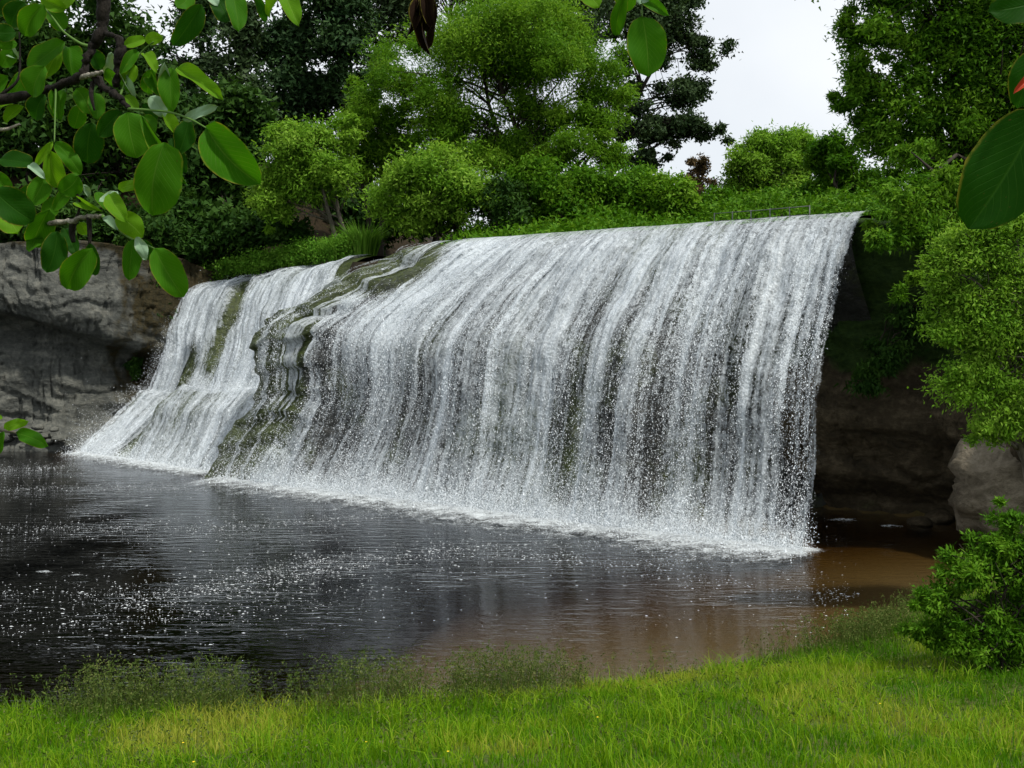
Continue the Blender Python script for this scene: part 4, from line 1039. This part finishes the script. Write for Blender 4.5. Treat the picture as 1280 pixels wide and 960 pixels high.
LV = {}
for k in range(5):
    LV[k] = [leaf_mesh(LM[k], f, c, w, i) for i, (f, c, w) in enumerate([(0.15, 0.10, 0.3), (0.30, 0.25, 0.4), (0.05, 0.18, 0.6), (0.6, 0.35, 0.5)])]

def put_leaf(root, bpx, tpx, w_px, kind, d, variant=None, tilt=None):
    a = P(bpx[0], bpx[1], d); dt = d + random.uniform(-0.03, 0.03); e = P(tpx[0], tpx[1], dt)
    yv = e - a; ln = np.linalg.norm(yv); yv /= ln
    zc = np.array([0, 0, EYE]) - a; zc = unit(zc[None])[0]
    zc = zc + np.array([random.uniform(-.45, .45), 0, random.uniform(-0.1, 0.6)]) * (1 if tilt is None else tilt)
    xv = np.cross(yv, zc); xv /= np.linalg.norm(xv); zv = np.cross(xv, yv)
    wd = w_px / F * d * 1.08
    Mx = Matrix(((xv[0] * wd, yv[0] * ln, zv[0] * ln, a[0]), (xv[1] * wd, yv[1] * ln, zv[1] * ln, a[1]), (xv[2] * wd, yv[2] * ln, zv[2] * ln, a[2]), (0, 0, 0, 1)))
    v = random.choice([0, 1, 1, 2, 2, 3]) if variant is None else variant
    o = obj("leaf" if kind != 4 else "withered_leaf", LV[kind][v], root)
    o.matrix_local = root.matrix_world.inverted() @ Mx
    return o

def branch(root, name, pts, rad, mat, sides=8, knob=0.0):
    """pts: (px, py, d)"""
    p = catmull([P(*q) for q in pts], 6 * len(pts)); r = np.interp(np.linspace(0, 1, len(p)), np.linspace(0, 1, len(rad)), rad)
    if knob: r = r * (1 + knob * (vnoise(np.arange(len(p)) * 0.6, 0, 0, 8) - 0.4)); p = p + rng.normal(0, knob * 0.004, p.shape)
    v, f = tube(p, r, sides)
    return obj(name, mesh(name, v - np.array(root.location), f, mat, True), root)

M["twig_pale"] = bark_mat("lichened_twig", (0.10, 0.09, 0.07), (0.36, 0.34, 0.28), 90)
M["twig_dark"] = bark_mat("black_twig", (0.006, 0.005, 0.004), (0.022, 0.018, 0.014), 70)
M["petiole"] = M["stem"]

gz = float(ground_h(-2.6, 1.5))
ltree = empty("broadleaf_tree", (-2.6, 1.5, gz), "broadleaf tree reaching its dark branches and large oval leaves over the bank", "tree")
org = np.array(ltree.location)
bpy.context.view_layer.update()
# trunk stands just left of the view; limbs reach into it
v, f = tube(catmull([(-2.6, 1.5, gz - 0.3), (-2.55, 1.5, gz + 1.0), (-2.4, 1.55, gz + 2.0), (-2.3, 1.6, gz + 3.2)], 14), np.linspace(0.17, 0.09, 14), 12)
obj("trunk", mesh("trunk", v - org, f, M["bark_dark"], True), ltree)
def limb(name, pts, rad, mat=None, sides=9):
    p = catmull(pts, 18); r = np.interp(np.linspace(0, 1, 18), np.linspace(0, 1, len(rad)), rad)
    v, f = tube(p, r, sides); return obj(name, mesh(name, v - org, f, mat or M["twig_dark"], True), ltree)
limb("limb", [(-2.5, 1.5, gz + 1.4), (-1.8, 1.62, EYE + 0.22), (-1.2, 1.65, EYE + 0.34), P(-20, 128, 1.65)], [0.05, 0.03, 0.016, 0.009])
limb("limb", [(-2.35, 1.55, gz + 2.4), (-1.5, 1.6, EYE + 0.95), (-0.6, 1.55, EYE + 0.95), (0.0, 1.5, EYE + 0.80), (0.45, 1.45, EYE + 0.66)], [0.06, 0.04, 0.025, 0.015, 0.006])
limb("limb", [(-2.5, 1.5, gz + 1.0), (-1.7, 1.65, EYE - 0.02), (-1.2, 1.68, EYE - 0.1), P(-20, 262, 1.62)], [0.04, 0.02, 0.01, 0.006])
limb("limb", [(-2.5, 1.5, gz + 0.9), (-1.6, 1.7, EYE - 0.15), P(-40, 535, 1.7), P(2, 538, 1.65), P(20, 541, 1.65), P(50, 550, 1.65)], [0.016, 0.008, 0.004, 0.003, 0.002, 0.001], M["bark_pale"])
branch(ltree, "branch", [(-20, 128, 1.65), (40, 118, 1.64), (75, 106, 1.62), (100, 95, 1.6), (108, 78, 1.6), (116, 58, 1.6), (126, 40, 1.6), (129, 8, 1.6), (122, -60, 1.58), (116, -190, 1.57), (100, -362, 1.56)], [0.009, 0.0075, 0.0065, 0.006, 0.006, 0.007, 0.008, 0.010, 0.012, 0.014, 0.016], M["twig_dark"], 9, 0.35)
branch(ltree, "branch", [(100, 97, 1.6), (118, 93, 1.58), (128, 89, 1.57)], [0.0045, 0.004, 0.002], M["twig_pale"], 8, 0.2)
branch(ltree, "branch", [(118, 94, 1.59), (130, 108, 1.58), (148, 122, 1.56), (160, 136, 1.55)], [0.007, 0.006, 0.005, 0.003], M["twig_dark"], 8, 0.3)
branch(ltree, "twig", [(160, 136, 1.55), (190, 138, 1.53), (215, 141, 1.5), (240, 150, 1.48), (258, 160, 1.46)], [0.0022, 0.0018, 0.0016, 0.0014, 0.001], M["stem"])
branch(ltree, "branch", [(126, 42, 1.6), (145, 45, 1.58), (150, 56, 1.57), (147, 80, 1.57), (146, 107, 1.57)], [0.004, 0.004, 0.0068, 0.0062, 0.005], M["twig_dark"], 8, 0.4)
branch(ltree, "twig", [(116, 103, 1.59), (114, 118, 1.58), (118, 138, 1.58)], [0.0038, 0.0034, 0.0015], M["twig_dark"])
branch(ltree, "branch", [(-20, 262, 1.62), (10, 262, 1.61), (38, 270, 1.6), (62, 278, 1.58), (90, 276, 1.56), (112, 271, 1.55), (130, 270, 1.54)], [0.006, 0.005, 0.0045, 0.0042, 0.004, 0.0035, 0.0025], M["twig_pale"], 8, 0.25)
branch(ltree, "twig", [(128, 270, 1.54), (142, 282, 1.53), (160, 296, 1.52), (178, 304, 1.5), (194, 311, 1.48)], [0.003, 0.002, 0.0016, 0.0014, 0.001], M["stem"])
branch(ltree, "twig", [(111, 272, 1.55), (112, 290, 1.55), (112, 308, 1.55)], [0.004, 0.0035, 0.002], M["twig_dark"])
branch(ltree, "twig", [(94, 275, 1.56), (99, 262, 1.56), (98, 245, 1.57), (86, 238, 1.58)], [0.0025, 0.002, 0.0016, 0.001], M["twig_dark"])
branch(ltree, "twig", [(92, 275, 1.56), (90, 290, 1.57), (92, 303, 1.57)], [0.005, 0.005, 0.003], M["twig_dark"])
branch(ltree, "twig", [(50, 4, 1.62), (66, 22, 1.61), (80, 40, 1.6), (100, 54, 1.6), (112, 58, 1.6)], [0.001, 0.0014, 0.0018, 0.0022, 0.003], M["stem"])
branch(ltree, "twig", [(70, 108, 1.62), (69, 140, 1.6), (68, 178, 1.58)], [0.002, 0.0012, 0.001], M["stem"])
branch(ltree, "twig", [(24, 40, 1.66), (25, 70, 1.66), (22, 100, 1.65), (0, 120, 1.65)], [0.001, 0.0015, 0.002, 0.003], M["twig_dark"])
branch(ltree, "twig", [(192, 52, 1.56), (178, 64, 1.57), (165, 82, 1.57), (158, 100, 1.57), (150, 120, 1.56)], [0.001, 0.0012, 0.0012, 0.0014, 0.002], M["stem"])
branch(ltree, "twig", [(-20, 160, 1.66), (5, 162, 1.65), (25, 155, 1.65)], [0.004, 0.003, 0.002], M["twig_pale"])
# leaves: base, tip, width, tone (0 dark, 1 green, 2 young, 3 pale grey-green), distance
LEAVES = """55 6 30 46 30 1 1.60|30 2 12 34 26 0 1.66|60 10 80 38 22 1 1.63|50 -4 83 12 17 2 1.60|20 40 -12 38 20 0 1.62|22 55 -12 52 13 1 1.63
80 52 32 86 30 1 1.66|78 60 56 96 28 2 1.68|88 58 95 97 28 1 1.66|55 83 38 121 33 1 1.58|115 62 128 87 20 0 1.64|16 62 3 84 20 1 1.66|10 58 22 72 16 3 1.67
55 118 42 151 24 0 1.62|30 133 5 153 15 2 1.66|80 112 74 148 21 1 1.64|95 110 112 141 21 1 1.63|118 115 122 149 19 1 1.62|100 132 92 161 20 1 1.66
155 57 182 47 14 2 1.57|182 52 203 46 14 2 1.56|172 62 152 91 14 1 1.58|180 66 196 86 15 2 1.57|168 80 157 106 20 2 1.57|190 86 184 119 18 1 1.57|148 92 170 122 9 3 1.58
252 5 217 58 28 0 1.50|290 -12 299 37 24 1 1.52|268 -4 284 26 26 0 1.54|352 -6 334 21 15 2 1.5|357 -8 373 27 23 2 1.48|320 -6 332 29 11 0 1.52|238 -8 222 8 20 1 1.54|262 -6 272 5 14 3 1.54
206 79 208 108 15 3 1.52|214 84 215 138 25 1 1.53|220 84 277 118 20 2 1.50|188 120 206 146 19 3 1.54|229 151 271 132 12 3 1.49|204 139 222 168 17 2 1.56|236 148 221 193 25 0 1.52
257 158 324 229 54 1 1.44|160 140 173 197 46 1 1.52|176 144 231 231 16 1 1.48|179 145 193 166 17 1 1.56|206 178 194 271 60 1 1.46|152 139 124 171 25 0 1.58|115 153 110 206 35 0 1.58
66 177 44 208 10 2 1.60|63 188 75 236 27 2 1.60|69 177 101 218 19 1 1.57|98 220 75 242 26 1 1.56|42 204 -2 197 24 0 1.60|36 206 55 220 11 3 1.58|57 221 38 256 25 1 1.62
-8 238 43 276 42 0 1.50|-8 262 22 288 32 2 1.60|148 237 174 230 13 2 1.52|136 242 157 274 21 2 1.51|147 239 125 251 10 3 1.53|104 231 113 247 8 3 1.56
145 268 178 296 26 2 1.52|130 271 147 285 11 3 1.53|167 299 163 350 23 1 1.50|170 296 182 325 13 3 1.48|177 300 187 326 19 0 1.51|193 310 231 371 36 1 1.46
116 311 84 364 38 1 1.50|112 304 119 346 18 0 1.53|72 289 58 341 28 0 1.55|62 262 40 311 31 1 1.57|100 278 108 294 15 2 1.56|86 235 68 263 15 1 1.60|48 288 35 313 18 1 1.60
5 536 33 527 12 2 1.64|20 541 57 556 17 1 1.62|4 540 -4 568 15 1 1.62|-6 524 3 520 8 2 1.66
120 240 135 262 15 1 1.58|100 250 122 262 12 2 1.57|70 245 52 276 18 1 1.63|30 285 55 300 18 1 1.64|80 285 95 318 18 0 1.62|60 300 80 330 20 0 1.63
10 95 -10 120 22 1 1.67|30 90 10 128 20 1 1.68|62 128 76 148 18 1 1.67|15 130 -8 140 16 2 1.68|140 140 150 170 20 0 1.62|135 85 142 110 16 1 1.63|140 66 132 96 12 3 1.65
0 2 14 20 18 0 1.68|90 -10 72 10 18 2 1.64|20 -8 -4 18 22 0 1.68|-8 215 14 240 20 1 1.66|10 255 -10 268 16 1 1.63|40 230 26 256 18 0 1.64
178 130 196 150 14 0 1.58|144 98 160 112 12 1 1.6|190 95 205 122 14 1 1.58|158 118 172 138 12 2 1.57|175 172 200 182 18 0 1.6|215 172 232 215 20 0 1.55""".replace("\n", "|").split("|")
for s in LEAVES:
    a = [float(q) for q in s.split()]
    put_leaf(ltree, a[0:2], a[2:4], a[4], int(a[5]), a[6])
# small cluster and a withered bunch hanging from the high limb
limb("twig", [(0.17, 1.48, EYE + 0.75), P(800, -30, 1.47), P(802, 2, 1.46), P(803, 22, 1.45)], [0.003, 0.002, 0.0012, 0.001], M["stem"])
for s in ("803 20 811 95 46 1 1.45 0", "781 -6 770 46 20 1 1.47 3", "800 -8 834 17 15 1 1.46 1", "729 -12 749 8 22 2 1.5 0", "790 -14 778 14 26 1 1.48 1", "812 -20 800 4 20 3 1.47 0"):
    a = [float(q) for q in s.split()]
    put_leaf(ltree, a[0:2], a[2:4], a[4], int(a[5]), a[6], int(a[7]), 0.3)
limb("twig", [(-0.14, 1.52, EYE + 0.86), P(532, -60, 1.5), P(530, -10, 1.5), P(528, 18, 1.5)], [0.006, 0.006, 0.007, 0.004])
for s in ("530 -10 532 66 16 4 1.50 3", "534 -12 540 36 17 4 1.49 3", "524 -8 512 44 9 4 1.50 3", "528 4 524 58 12 4 1.51 3", "536 -10 537 62 13 4 1.52 1", "528 -14 534 40 17 4 1.48 2"):
    a = [float(q) for q in s.split()]
    put_leaf(ltree, a[0:2], a[2:4], a[4], 4, a[6], int(a[7]), 1.0)

gz2 = float(ground_h(2.3, 0.9))
rtree = empty("broadleaf_tree", (2.3, 0.9, gz2), "broadleaf tree with very large dark leaves and one red-marked leaf beside the willows", "tree")
bpy.context.view_layer.update(); org = np.array(rtree.location)
def rlimb(name, pts, rad, mat=None):
    p = catmull(pts, 16); r = np.interp(np.linspace(0, 1, 16), np.linspace(0, 1, len(rad)), rad)
    v, f = tube(p, r, 8); return obj(name, mesh(name, v - org, f, mat or M["twig_dark"], True), rtree)
rlimb("trunk", [(2.3, 0.9, gz2 - 0.3), (2.25, 0.9, gz2 + 1.2), (2.1, 0.95, gz2 + 2.8)], [0.12, 0.09, 0.05], M["bark_dark"])
rlimb("limb", [(2.22, 0.92, gz2 + 1.6), (1.5, 1.0, EYE + 0.28), (0.95, 1.02, EYE + 0.30), P(1310, 20, 1.03)], [0.03, 0.012, 0.006, 0.003])
rlimb("twig", [(1.0, 1.02, EYE + 0.29), P(1330, 90, 1.04), P(1302, 138, 1.02)], [0.003, 0.002, 0.0015], M["stem"])
put_leaf(rtree, (1302, 138), (1211, 286), 92, 0, 1.02, 0, 0.2)
put_leaf(rtree, (1306, 58), (1272, 134), 42, 0, 1.06, 1, 0.2)
put_leaf(rtree, (1306, 0), (1238, 14), 40, 0, 1.04, 0, 0.3)
put_leaf(rtree, (1310, -25), (1262, -2), 36, 1, 1.08, 0, 0.3)
b = N("red_leaf"); M["red"] = b.done(b.pbsdf((0.35, 0.045, 0.015), 0.5, 0.3))
LV[5] = [leaf_mesh(M["red"], 0.4, 0.3, 0.4, 2)]
put_leaf(rtree, (1292, 92), (1269, 114), 11, 5, 1.02, 0, 0.3)
